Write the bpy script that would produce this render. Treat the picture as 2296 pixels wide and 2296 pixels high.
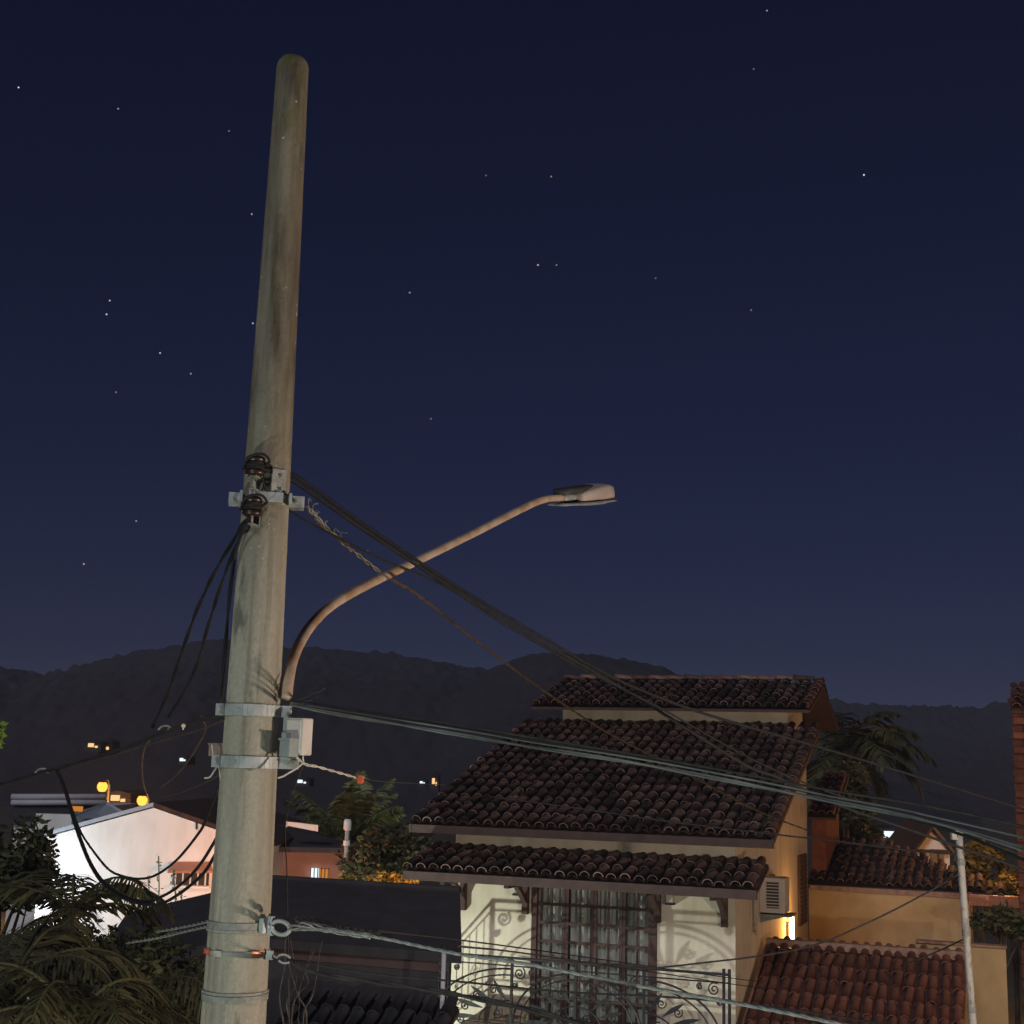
import bpy, math, random
from mathutils import Vector, Matrix, noise

for o in list(bpy.data.objects):
    bpy.data.objects.remove(o, do_unlink=True)
scene = bpy.context.scene
COL = scene.collection
rnd = random.Random(11)
V = Vector
R = math.radians

# ------------------------------------------------------------------ camera
CAM = V((0.0, 0.0, 7.0))
FPX, IMG = 3064.0, 2296.0
PITCH, ROLL = R(10.6), R(1.6)
cd = bpy.data.cameras.new('camera')
cd.sensor_width = 36.0
cd.lens = 36.0 * FPX / IMG
cd.clip_start = 0.1
cd.clip_end = 12000.0
cam = bpy.data.objects.new('camera', cd)
CROT = Matrix.Rotation(math.pi / 2 + PITCH, 3, 'X') @ Matrix.Rotation(ROLL, 3, 'Z')
cam.matrix_world = Matrix.Translation(CAM) @ CROT.to_4x4()
COL.objects.link(cam)
scene.camera = cam

# ------------------------------------------------------------------ world: moonlit night sky
MOON_EL, MOON_AZ = R(30.0), R(203.0)          # azimuth measured clockwise from +Y; behind the viewer
world = bpy.data.worlds.new('World')
scene.world = world
world.use_nodes = True
wn, wl = world.node_tree.nodes, world.node_tree.links
wn.clear()
wo = wn.new('ShaderNodeOutputWorld')
bg = wn.new('ShaderNodeBackground')
sky = wn.new('ShaderNodeTexSky')
sky.sky_type = 'NISHITA'
sky.sun_disc = False
sky.sun_elevation = MOON_EL
sky.sun_rotation = MOON_AZ
sky.altitude = 0.0
sky.air_density = 1.0
sky.dust_density = 0.1
sky.ozone_density = 3.0
tint = wn.new('ShaderNodeMix')
tint.data_type = 'RGBA'
tint.blend_type = 'MULTIPLY'
tint.inputs[0].default_value = 1.0
tint.inputs[7].default_value = (0.50, 0.50, 1.14, 1.0)
wl.new(sky.outputs[0], tint.inputs[6])
wl.new(tint.outputs[2], bg.inputs[0])
bg.inputs[1].default_value = 0.0048
wl.new(bg.outputs[0], wo.inputs[0])

sd = bpy.data.lights.new('moon', 'SUN')
sd.energy = 0.9
sd.angle = R(14.0)
sd.color = (0.98, 0.95, 1.0)
moon = bpy.data.objects.new('moon', sd)
mdir = V((math.sin(MOON_AZ) * math.cos(MOON_EL), math.cos(MOON_AZ) * math.cos(MOON_EL), math.sin(MOON_EL)))
moon.rotation_euler = mdir.to_track_quat('Z', 'Y').to_euler()
COL.objects.link(moon)

vs = scene.view_settings
vs.view_transform = 'Standard'
vs.look = 'None'
vs.exposure = 0.0
vs.gamma = 1.0
vs.use_curve_mapping = False
try:
    scene.cycles.sample_clamp_indirect = 3.0
    scene.cycles.max_bounces = 5
    scene.cycles.transparent_max_bounces = 8
except Exception:
    pass


def lamp(name, loc, power, color, radius=0.08):
    l = bpy.data.lights.new(name, 'POINT')
    l.energy = power
    l.color = color
    l.shadow_soft_size = radius
    o = bpy.data.objects.new(name, l)
    o.location = loc
    COL.objects.link(o)
    return o


# ------------------------------------------------------------------ helpers: placing
K = IMG / 1932.0


def ray(px, py):
    return CROT @ V(((px * K - 1148) / FPX, -(py * K - 1148) / FPX, -1.0))


def at(px, py, Y):
    d = ray(px, py)
    return CAM + d * (Y / d.y)


def onplane(px, py, P, n):
    d = ray(px, py)
    return CAM + d * ((P - CAM).dot(n) / d.dot(n))


# ------------------------------------------------------------------ helpers: materials
def new_mat(name):
    m = bpy.data.materials.new(name)
    m.use_nodes = True
    nt = m.node_tree
    b = nt.nodes['Principled BSDF']
    return m, nt.nodes, nt.links, b


def mat(name, c1, c2=None, scale=8.0, rough=0.85, bump=0.0, bscale=60.0, metal=0.0, stretch=(1, 1, 1), lo=0.35, hi=0.65,
        per_object=0.0, spec=0.3, detail=6.0):
    m, N, L, b = new_mat(name)
    b.inputs['Roughness'].default_value = rough
    b.inputs['Metallic'].default_value = metal
    b.inputs['Specular IOR Level'].default_value = spec
    tc = N.new('ShaderNodeTexCoord')
    mp = N.new('ShaderNodeMapping')
    mp.inputs['Scale'].default_value = stretch
    L.new(tc.outputs['Object'], mp.inputs[0])
    c2 = c2 or tuple(x * 0.7 for x in c1)
    nz = N.new('ShaderNodeTexNoise')
    nz.inputs['Scale'].default_value = scale
    nz.inputs['Detail'].default_value = detail
    nz.inputs['Roughness'].default_value = 0.62
    L.new(mp.outputs[0], nz.inputs[0])
    cr = N.new('ShaderNodeValToRGB')
    cr.color_ramp.elements[0].position = lo
    cr.color_ramp.elements[1].position = hi
    cr.color_ramp.elements[0].color = (*c2, 1)
    cr.color_ramp.elements[1].color = (*c1, 1)
    L.new(nz.outputs[0], cr.inputs[0])
    out = cr.outputs[0]
    if per_object:
        oi = N.new('ShaderNodeObjectInfo')
        ge = N.new('ShaderNodeNewGeometry')
        ad = N.new('ShaderNodeMath')
        ad.operation = 'ADD'
        L.new(oi.outputs['Random'], ad.inputs[0])
        L.new(ge.outputs['Random Per Island'], ad.inputs[1])
        fr = N.new('ShaderNodeMath')
        fr.operation = 'FRACT'
        L.new(ad.outputs[0], fr.inputs[0])
        mr = N.new('ShaderNodeMapRange')
        mr.inputs[3].default_value = 1 - per_object
        mr.inputs[4].default_value = 1 + per_object
        L.new(fr.outputs[0], mr.inputs[0])
        vm = N.new('ShaderNodeVectorMath')
        vm.operation = 'SCALE'
        L.new(out, vm.inputs[0])
        L.new(mr.outputs[0], vm.inputs['Scale'])
        out = vm.outputs[0]
    L.new(out, b.inputs['Base Color'])
    if bump:
        n2 = N.new('ShaderNodeTexNoise')
        n2.inputs['Scale'].default_value = bscale
        n2.inputs['Detail'].default_value = 5
        L.new(tc.outputs['Object'], n2.inputs[0])
        bp = N.new('ShaderNodeBump')
        bp.inputs['Strength'].default_value = bump
        bp.inputs['Distance'].default_value = 0.02
        L.new(n2.outputs[0], bp.inputs['Height'])
        L.new(bp.outputs[0], b.inputs['Normal'])
    return m


def emit(name, color, strength):
    m = bpy.data.materials.new(name)
    m.use_nodes = True
    N, L = m.node_tree.nodes, m.node_tree.links
    N.clear()
    o = N.new('ShaderNodeOutputMaterial')
    e = N.new('ShaderNodeEmission')
    e.inputs[0].default_value = (*color, 1)
    e.inputs[1].default_value = strength
    L.new(e.outputs[0], o.inputs[0])
    return m


def glass(name):
    m = bpy.data.materials.new(name)
    m.use_nodes = True
    N, L = m.node_tree.nodes, m.node_tree.links
    N.clear()
    o = N.new('ShaderNodeOutputMaterial')
    mx = N.new('ShaderNodeMixShader')
    t = N.new('ShaderNodeBsdfTransparent')
    t.inputs[0].default_value = (0.82, 0.86, 0.86, 1)
    g = N.new('ShaderNodeBsdfGlossy')
    g.inputs[1].default_value = 0.06
    lw_ = N.new('ShaderNodeLayerWeight')
    lw_.inputs[0].default_value = 0.25
    ml = N.new('ShaderNodeMath')
    ml.operation = 'MULTIPLY_ADD'
    ml.inputs[1].default_value = 0.35
    ml.inputs[2].default_value = 0.035
    L.new(lw_.outputs['Facing'], ml.inputs[0])
    L.new(ml.outputs[0], mx.inputs[0])
    L.new(t.outputs[0], mx.inputs[1])
    L.new(g.outputs[0], mx.inputs[2])
    L.new(mx.outputs[0], o.inputs[0])
    return m


def concrete_pole():
    m, N, L, b = new_mat('weathered_concrete')
    b.inputs['Roughness'].default_value = 0.95
    b.inputs['Specular IOR Level'].default_value = 0.15
    tc = N.new('ShaderNodeTexCoord')

    def noise_tex(scale, stretch, detail=7, rough=0.6):
        mp = N.new('ShaderNodeMapping')
        mp.inputs['Scale'].default_value = stretch
        L.new(tc.outputs['Object'], mp.inputs[0])
        n = N.new('ShaderNodeTexNoise')
        n.inputs['Scale'].default_value = scale
        n.inputs['Detail'].default_value = detail
        n.inputs['Roughness'].default_value = rough
        L.new(mp.outputs[0], n.inputs[0])
        return n.outputs[0]

    def ramp(src, p0, p1, c0, c1):
        r = N.new('ShaderNodeValToRGB')
        r.color_ramp.elements[0].position = p0
        r.color_ramp.elements[1].position = p1
        r.color_ramp.elements[0].color = (*c0, 1)
        r.color_ramp.elements[1].color = (*c1, 1)
        L.new(src, r.inputs[0])
        return r.outputs[0]

    def mix(f, a, c):
        x = N.new('ShaderNodeMix')
        x.data_type = 'RGBA'
        L.new(f, x.inputs[0])
        L.new(a, x.inputs[6])
        if isinstance(c, tuple):
            x.inputs[7].default_value = (*c, 1)
        else:
            L.new(c, x.inputs[7])
        return x.outputs[2]
    base = ramp(noise_tex(3.0, (3, 3, 0.35)), 0.3, 0.7, (0.25, 0.235, 0.19), (0.41, 0.40, 0.335))
    # grain
    g = ramp(noise_tex(48, (1, 1, 1), 5, .75), 0.35, 0.7, (0.0,) * 3, (0.6,) * 3)
    c = mix(g, base, (0.22, 0.21, 0.17))
    # grime and lichen on the old upper length of the pole
    sep = N.new('ShaderNodeSeparateXYZ')
    L.new(tc.outputs['Object'], sep.inputs[0])
    up = N.new('ShaderNodeMapRange')
    up.inputs[1].default_value = 7.6
    up.inputs[2].default_value = 8.6
    L.new(sep.outputs[2], up.inputs[0])
    streak = ramp(noise_tex(7.0, (2.2, 2.2, 0.2)), 0.38, 0.62, (0.55,) * 3, (1.0,) * 3)
    mu = N.new('ShaderNodeMath')
    mu.operation = 'MULTIPLY'
    L.new(up.outputs[0], mu.inputs[0])
    L.new(streak, mu.inputs[1])
    lich = ramp(noise_tex(6, (1.4, 1.4, 0.5)), 0.35, 0.65, (0.06, 0.05, 0.036), (0.165, 0.145, 0.098))
    c = mix(mu.outputs[0], c, lich)
    # dark run-off streaks below, all along the shaft
    st = ramp(noise_tex(5.5, (3.0, 3.0, 0.11)), 0.51, 0.65, (0.0,) * 3, (0.58,) * 3)
    c = mix(st, c, (0.125, 0.11, 0.085))
    # dark blots
    bl = ramp(noise_tex(2.6, (2.6, 2.6, 0.8)), 0.61, 0.68, (0.0,) * 3, (0.7,) * 3)
    c = mix(bl, c, (0.06, 0.065, 0.05))
    # pale specks of old mortar
    vo = N.new('ShaderNodeTexVoronoi')
    vo.inputs['Scale'].default_value = 22
    L.new(tc.outputs['Object'], vo.inputs[0])
    sp = N.new('ShaderNodeMapRange')
    sp.inputs[1].default_value = 0.13
    sp.inputs[2].default_value = 0.08
    L.new(vo.outputs['Distance'], sp.inputs[0])
    gate = ramp(noise_tex(3, (1, 1, 0.5)), 0.48, 0.55, (0,) * 3, (1.0,) * 3)
    m2 = N.new('ShaderNodeMath')
    m2.operation = 'MULTIPLY'
    L.new(sp.outputs[0], m2.inputs[0])
    L.new(gate, m2.inputs[1])
    m3 = N.new('ShaderNodeMath')
    m3.operation = 'MULTIPLY'
    L.new(m2.outputs[0], m3.inputs[0])
    L.new(up.outputs[0], m3.inputs[1])
    c = mix(m3.outputs[0], c, (0.62, 0.6, 0.5))
    # moss cap
    top = N.new('ShaderNodeMapRange')
    top.inputs[1].default_value = 9.6
    top.inputs[2].default_value = 10.25
    L.new(sep.outputs[2], top.inputs[0])
    ms = ramp(noise_tex(11, (1, 1, 0.6)), 0.45, 0.6, (0,) * 3, (0.85,) * 3)
    m4 = N.new('ShaderNodeMath')
    m4.operation = 'MULTIPLY'
    L.new(top.outputs[0], m4.inputs[0])
    L.new(ms, m4.inputs[1])
    c = mix(m4.outputs[0], c, (0.10, 0.105, 0.035))
    L.new(c, b.inputs['Base Color'])
    bp = N.new('ShaderNodeBump')
    bp.inputs['Strength'].default_value = 0.8
    bp.inputs['Distance'].default_value = 0.012
    L.new(noise_tex(45, (1, 1, 0.7), 6), bp.inputs['Height'])
    L.new(bp.outputs[0], b.inputs['Normal'])
    return m


M = {}
M['pole'] = concrete_pole()
M['galv'] = mat('galvanised_steel', (0.42, 0.45, 0.46), (0.27, 0.30, 0.29), 14, 0.55, 0.1, 80, 0.35)
M['galv_dull'] = mat('dull_steel_strap', (0.30, 0.31, 0.29), (0.17, 0.18, 0.16), 25, 0.7, 0.1, 80, 0.2)
M['rust_pipe'] = mat('rusted_galvanised_pipe', (0.46, 0.39, 0.31), (0.34, 0.22, 0.13), 6, 0.6, 0.15, 90, 0.15, (1, 1, 1), 0.4, 0.6)
M['rust'] = mat('rust', (0.27, 0.11, 0.05), (0.12, 0.05, 0.03), 20, 0.85)
M['copper'] = mat('coppery_tape', (0.55, 0.24, 0.13), (0.35, 0.15, 0.09), 20, 0.4, 0, 60, 0.4)
M['red_tape'] = mat('red_tape', (0.6, 0.12, 0.05), (0.5, 0.09, 0.04), 10, 0.5)
M['porcelain'] = mat('brown_porcelain', (0.03, 0.013, 0.011), (0.02, 0.009, 0.008), 10, 0.35, spec=0.45)
M['black_cable'] = mat('black_cable', (0.024, 0.025, 0.026), (0.015, 0.015, 0.016), 30, 0.8, spec=0.12)
M['dark_cable'] = mat('faded_black_cable', (0.055, 0.052, 0.05), (0.03, 0.028, 0.028), 20, 0.75, spec=0.15)
M['grey_cable'] = mat('grey_green_cable', (0.20, 0.22, 0.205), (0.07, 0.078, 0.075), 3, 0.6, 0.2, 200)
M['steel_strand'] = mat('steel_strand', (0.40, 0.42, 0.40), (0.22, 0.24, 0.23), 40, 0.45, 0.2, 260, 0.4)
M['brown_wire'] = mat('brown_bare_wire', (0.11, 0.075, 0.05), (0.055, 0.038, 0.028), 22, 0.7)
M['white_wire'] = mat('white_wire', (0.62, 0.58, 0.50), (0.45, 0.42, 0.36), 12, 0.6)
M['box_plastic'] = mat('pale_plastic', (0.55, 0.52, 0.48), (0.45, 0.43, 0.40), 5, 0.5)
M['box_grey'] = mat('grey_plastic', (0.24, 0.28, 0.27), (0.18, 0.21, 0.21), 6, 0.5)
M['box_brown'] = mat('dusty_brown_plastic', (0.24, 0.18, 0.14), (0.17, 0.12, 0.10), 9, 0.6)
M['lamp_body'] = mat('weathered_lamp_paint', (0.40, 0.35, 0.32), (0.30, 0.25, 0.22), 7, 0.55, 0.1, 70)
M['lamp_dark'] = mat('dark_lamp_cap', (0.05, 0.055, 0.05), (0.03, 0.03, 0.03), 9, 0.6)
M['lamp_glass'] = mat('unlit_lamp_lens', (0.35, 0.36, 0.36), (0.25, 0.26, 0.26), 5, 0.2)
M['clay'] = mat('dark_clay_tile', (0.20, 0.112, 0.082), (0.085, 0.056, 0.048), 7, 0.8, 0.25, 70, 0, (1, 1, 1), 0.3, 0.72, per_object=0.65)
M['clay_dark'] = mat('deep_dark_clay_tile', (0.045, 0.032, 0.03), (0.028, 0.02, 0.019), 7, 0.85, 0.25, 70, per_object=0.3)  # clay tile in a much darker tone
M['clay_deck'] = mat('clay_channel', (0.075, 0.040, 0.03), (0.03, 0.02, 0.017), 5, 0.9, 0.2, 50)
M['clay_red'] = mat('red_clay_tile', (0.235, 0.098, 0.066), (0.13, 0.06, 0.043), 6, 0.8, 0.25, 60, 0, (1, 1, 1), 0.3, 0.7, per_object=0.25)
M['clay_red_deck'] = mat('red_clay_channel', (0.12, 0.045, 0.03), (0.07, 0.028, 0.02), 6, 0.85, 0.2, 60)
M['mortar'] = mat('pale_mortar', (0.30, 0.20, 0.15), (0.19, 0.12, 0.09), 9, 0.9, 0.2, 60)
M['cream'] = mat('cream_plaster', (0.64, 0.595, 0.475), (0.51, 0.455, 0.345), 3.0, 0.9, 0.12, 90, 0, (1.2, 1.2, .3), 0.28, 0.6)
M['ochre'] = mat('ochre_plaster', (0.42, 0.315, 0.165), (0.33, 0.235, 0.115), 1.6, 0.9, 0.08, 80)
M['white_plaster'] = mat('white_plaster', (0.74, 0.73, 0.70), (0.60, 0.58, 0.54), 1.8, 0.9, 0.08, 60, 0, (1, 1, .35), 0.28, 0.55)
M['brown_dark'] = mat('dark_brown_wall', (0.10, 0.066, 0.06), (0.07, 0.048, 0.045), 2, 0.9)  # plain darker brown for the wall band
M['brown_plaster'] = mat('brown_plaster', (0.30, 0.16, 0.12), (0.24, 0.13, 0.10), 2, 0.9)
M['grey_roof'] = mat('grey_metal_roof', (0.34, 0.38, 0.44), (0.28, 0.32, 0.37), 3, 0.5)
M['gutter'] = mat('pale_gutter', (0.5, 0.5, 0.55), (0.42, 0.42, 0.46), 6, 0.5)
M['wood'] = mat('dark_stained_wood', (0.075, 0.040, 0.033), (0.045, 0.024, 0.02), 9, 0.6, 0.2, 60, 0, (1, 1, 0.2))
M['fascia'] = mat('brown_fascia_board', (0.085, 0.055, 0.047), (0.06, 0.039, 0.034), 6, 0.7, 0.15, 60)
M['iron'] = mat('black_wrought_iron', (0.035, 0.036, 0.042), (0.022, 0.022, 0.026), 12, 0.5, 0, 60, 0.3)
M['glass'] = glass('window_glass')
M['curtain'] = mat('curtain_cloth', (0.78, 0.72, 0.66), (0.66, 0.58, 0.52), 3, 0.95)
M['dark_wall'] = mat('dark_slate_roofing', (0.052, 0.048, 0.054), (0.036, 0.034, 0.038), 3, 0.95, 0.3, 25)
M['brick_red'] = mat('red_brick', (0.17, 0.065, 0.04), (0.10, 0.038, 0.025), 8, 0.9, 0.2, 60, per_object=0.3)
M['white_metal'] = mat('chipped_white_paint', (0.40, 0.38, 0.34), (0.20, 0.185, 0.16), 16, 0.6, 0.2, 60, 0, (1, 1, 0.6), 0.36, 0.5)
M['ac'] = mat('white_ac_plastic', (0.55, 0.50, 0.46), (0.48, 0.43, 0.39), 5, 0.5)
M['ac_dark'] = mat('dark_grille', (0.05, 0.045, 0.045), (0.03, 0.03, 0.03), 5, 0.6)
M['leaf'] = mat('dark_leaf', (0.07, 0.075, 0.03), (0.035, 0.04, 0.018), 1.2, 0.6, per_object=0.5)
M['palm'] = mat('palm_leaf', (0.085, 0.080, 0.034), (0.05, 0.047, 0.022), 1.5, 0.5, per_object=0.45)
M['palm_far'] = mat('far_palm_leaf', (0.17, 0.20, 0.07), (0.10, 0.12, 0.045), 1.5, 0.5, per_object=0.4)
M['bright_leaf'] = mat('fresh_green_leaf', (0.16, 0.26, 0.05), (0.10, 0.17, 0.03), 3, 0.5, per_object=0.3)
M['shrub'] = mat('orange_lit_leaf', (0.20, 0.15, 0.035), (0.10, 0.08, 0.02), 2, 0.6, per_object=0.5)  # orange lamplight partly put into the leaf colour
M['bark'] = mat('bark', (0.10, 0.075, 0.05), (0.05, 0.038, 0.028), 9, 0.9, 0.4, 30)
M['twig'] = mat('bare_twig', (0.12, 0.10, 0.085), (0.07, 0.058, 0.05), 9, 0.9)
M['hill'] = mat('forested_hill', (0.052, 0.050, 0.056), (0.040, 0.038, 0.043), 0.045, 1.0, 0, 1, 0, (1, 1, 1.6), 0.3, 0.7, spec=0.0, detail=10)
M['ground'] = mat('dry_earth', (0.10, 0.09, 0.07), (0.06, 0.055, 0.04), 0.3, 1.0, spec=0.05)
M['asphalt'] = mat('asphalt', (0.052, 0.052, 0.054), (0.04, 0.04, 0.042), 2, 0.95, 0.2, 60)
M['paving'] = mat('cement_pavement', (0.24, 0.23, 0.21), (0.18, 0.17, 0.155), 1.5, 0.9, 0.2, 40)
M['slab'] = mat('balcony_slab', (0.40, 0.32, 0.24), (0.33, 0.26, 0.19), 2, 0.9)
M['e_white'] = emit('lit_lamp_warm_white', (1.0, 0.80, 0.50), 6.0)
M['e_sodium'] = emit('lit_sodium_lamp', (1.0, 0.33, 0.045), 2.7)
M['e_cool'] = emit('lit_cool_window', (0.75, 0.9, 1.0), 1.3)
M['e_warm'] = emit('lit_warm_window', (1.0, 0.62, 0.28), 1.1)
M['e_orange'] = emit('lit_orange_window', (1.0, 0.36, 0.06), 0.55)
M['e_dim'] = emit('dim_lit_window', (1.0, 0.5, 0.2), 0.12)


# ------------------------------------------------------------------ helpers: meshes
class MB:
    def __init__(self):
        self.v, self.f = [], []

    def quad(self, a, b, c, d):
        i = len(self.v)
        self.v += [V(a), V(b), V(c), V(d)]
        self.f.append((i, i + 1, i + 2, i + 3))
        return self

    def tri(self, a, b, c):
        i = len(self.v)
        self.v += [V(a), V(b), V(c)]
        self.f.append((i, i + 1, i + 2))
        return self

    def hexa(self, p):
        """p: 8 corners, bottom ring 0-3 and top ring 4-7 in the same order"""
        i = len(self.v)
        self.v += [V(x) for x in p]
        for q in ((0, 3, 2, 1), (4, 5, 6, 7), (0, 1, 5, 4), (1, 2, 6, 5), (2, 3, 7, 6), (3, 0, 4, 7)):
            self.f.append(tuple(i + k for k in q))
        return self

    def box(self, c, s, ax=None):
        """box of centre c, full sizes s along the axes ax (three unit vectors)"""
        ax = ax or (V((1, 0, 0)), V((0, 1, 0)), V((0, 0, 1)))
        c = V(c)
        x, y, z = (ax[k] * (s[k] / 2) for k in range(3))
        return self.hexa([c - x - y - z, c + x - y - z, c + x + y - z, c - x + y - z,
                          c - x - y + z, c + x - y + z, c + x + y + z, c - x + y + z])

    def prism(self, pts, d):
        """polygon pts extruded by vector d"""
        i, n = len(self.v), len(pts)
        self.v += [V(p) for p in pts] + [V(p) + d for p in pts]
        self.f.append(tuple(i + k for k in range(n))[::-1])
        self.f.append(tuple(i + n + k for k in range(n)))
        for k in range(n):
            k2 = (k + 1) % n
            self.f.append((i + k, i + k2, i + n + k2, i + n + k))
        return self

    def tube(self, pts, r, sides=6, cap=True):
        pts = [V(p) for p in pts]
        n = len(pts)
        rr = r if isinstance(r, (list, tuple)) else [r] * n
        t0 = (pts[1] - pts[0]).normalized()
        a = t0.cross(V((0, 0, 1)))
        if a.length < 1e-3:
            a = t0.cross(V((1, 0, 0)))
        a.normalize()
        i0 = len(self.v)
        for k in range(n):
            t = (pts[min(k + 1, n - 1)] - pts[max(k - 1, 0)]).normalized()
            a = (a - t * a.dot(t)).normalized()
            b = t.cross(a)
            for s in range(sides):
                th = 2 * math.pi * s / sides
                self.v.append(pts[k] + (a * math.cos(th) + b * math.sin(th)) * rr[k])
        for k in range(n - 1):
            for s in range(sides):
                s2 = (s + 1) % sides
                self.f.append((i0 + k * sides + s, i0 + k * sides + s2, i0 + (k + 1) * sides + s2, i0 + (k + 1) * sides + s))
        if cap:
            self.f.append(tuple(i0 + s for s in range(sides))[::-1])
            self.f.append(tuple(i0 + (n - 1) * sides + s for s in range(sides)))
        return self

    def lathe(self, c, prof, sides=20, ax=None):
        """profile [(radius, height)] about axis ax[2] through c"""
        ax = ax or (V((1, 0, 0)), V((0, 1, 0)), V((0, 0, 1)))
        c = V(c)
        i0 = len(self.v)
        for (r, h) in prof:
            for s in range(sides):
                th = 2 * math.pi * s / sides
                self.v.append(c + ax[2] * h + (ax[0] * math.cos(th) + ax[1] * math.sin(th)) * r)
        for k in range(len(prof) - 1):
            for s in range(sides):
                s2 = (s + 1) % sides
                self.f.append((i0 + k * sides + s, i0 + k * sides + s2, i0 + (k + 1) * sides + s2, i0 + (k + 1) * sides + s))
        self.f.append(tuple(i0 + s for s in range(sides))[::-1])
        self.f.append(tuple(i0 + (len(prof) - 1) * sides + s for s in range(sides)))
        return self

    def build(self, name, m, parent=None, smooth=False, bevel=0.0):
        org = root_loc(parent)
        me = bpy.data.meshes.new(name)
        me.from_pydata([tuple(p - org) for p in self.v], [], self.f)
        me.materials.append(M[m] if isinstance(m, str) else m)
        if smooth:
            me.polygons.foreach_set('use_smooth', [True] * len(me.polygons))
        me.update()
        o = bpy.data.objects.new(name, me)
        COL.objects.link(o)
        if parent:
            o.parent = parent
        if bevel:
            bv = o.modifiers.new('bevel', 'BEVEL')
            bv.width = bevel
            bv.segments = 2
            bv.limit_method = 'ANGLE'
        return o


def root_loc(o):
    if o is None:
        return V((0, 0, 0))
    while o.parent:
        o = o.parent
    return V(o.location)


def tag(o, label=None, cat=None, group=None, kind=None):
    if label:
        o['label'] = label
    if cat:
        o['category'] = cat
    if group:
        o['group'] = group
    if kind:
        o['kind'] = kind
    return o


def thing(name, loc, label, cat, group=None):
    o = bpy.data.objects.new(name, None)
    o.empty_display_size = 0.2
    o.location = loc
    COL.objects.link(o)
    return tag(o, label, cat, group)


def spline(pts, per=8):
    """Catmull-Rom through the points"""
    pts = [V(p) for p in pts]
    P = [pts[0] * 2 - pts[1]] + pts + [pts[-1] * 2 - pts[-2]]
    out = []
    for i in range(1, len(P) - 2):
        p0, p1, p2, p3 = P[i - 1:i + 3]
        for k in range(per):
            t = k / per
            out.append(0.5 * ((2 * p1) + (p2 - p0) * t + (2 * p0 - 5 * p1 + 4 * p2 - p3) * t * t + (3 * p1 - p0 - 3 * p2 + p3) * t ** 3))
    out.append(pts[-1])
    return out


def path(pix, y0, y1, ys=None):
    """a hanging line through points given as (px, py); its distance runs from y0 to y1"""
    n = len(pix)
    L = [0.0]
    for i in range(1, n):
        L.append(L[-1] + math.hypot(pix[i][0] - pix[i - 1][0], pix[i][1] - pix[i - 1][1]))
    return [at(p[0], p[1], y0 + (y1 - y0) * L[i] / L[-1]) for i, p in enumerate(pix)]


def twist(mb, pts, n, Rr, r, pitch, sides=5, phase=0.0):
    fine = spline(pts, 24)
    L = [0.0]
    for i in range(1, len(fine)):
        L.append(L[-1] + (fine[i] - fine[i - 1]).length)
    # resample evenly
    step = pitch / 9.0
    cnt = max(8, min(900, int(L[-1] / step)))
    res, j = [], 0
    for k in range(cnt + 1):
        d = L[-1] * k / cnt
        while j < len(L) - 2 and L[j + 1] < d:
            j += 1
        u = (d - L[j]) / max(1e-9, L[j + 1] - L[j])
        res.append(fine[j].lerp(fine[j + 1], u))
    for s in range(n):
        line = []
        for k, p in enumerate(res):
            t = (res[min(k + 1, cnt)] - res[max(k - 1, 0)]).normalized()
            a = t.cross(V((0, 0, 1))).normalized()
            b = t.cross(a)
            th = phase + 2 * math.pi * (s / n + L[-1] * k / cnt / pitch)
            line.append(p + (a * math.cos(th) + b * math.sin(th)) * Rr)
        mb.tube(line, r, sides)


# ------------------------------------------------------------------ the setting: ground, road, hills
GX = V((math.cos(R(20)), -math.sin(R(20)), 0))     # street direction, towards the right of the picture it comes nearer
GY = V((math.sin(R(20)), math.cos(R(20)), 0))      # across the street, away from the viewer
Z = V((0, 0, 1))


def sheet(name, m, t0, t1, z, s0=-140, s1=140):
    mb = MB()
    a = [GX * s0 + GY * t0, GX * s1 + GY * t0, GX * s1 + GY * t1, GX * s0 + GY * t1]
    mb.quad(*[p + Z * z for p in a])
    return tag(mb.build(name, m), kind='structure')


g = MB()
g.quad((-1500, -300, 0), (1500, -300, 0), (1500, 1600, 0), (-1500, 1600, 0))
tag(g.build('ground', 'ground'), kind='structure')
sheet('road', 'asphalt', 7.3, 13.8, 0.004)


def pavement(t0, t1):
    mb = MB()
    c = GY * ((t0 + t1) / 2) + Z * 0.07
    mb.box(c, (280, t1 - t0, 0.14), (GX, GY, Z))
    return tag(mb.build('pavement', 'paving'), kind='structure')


pavement(4.4, 7.3)
pavement(13.8, 16.2)


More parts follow.
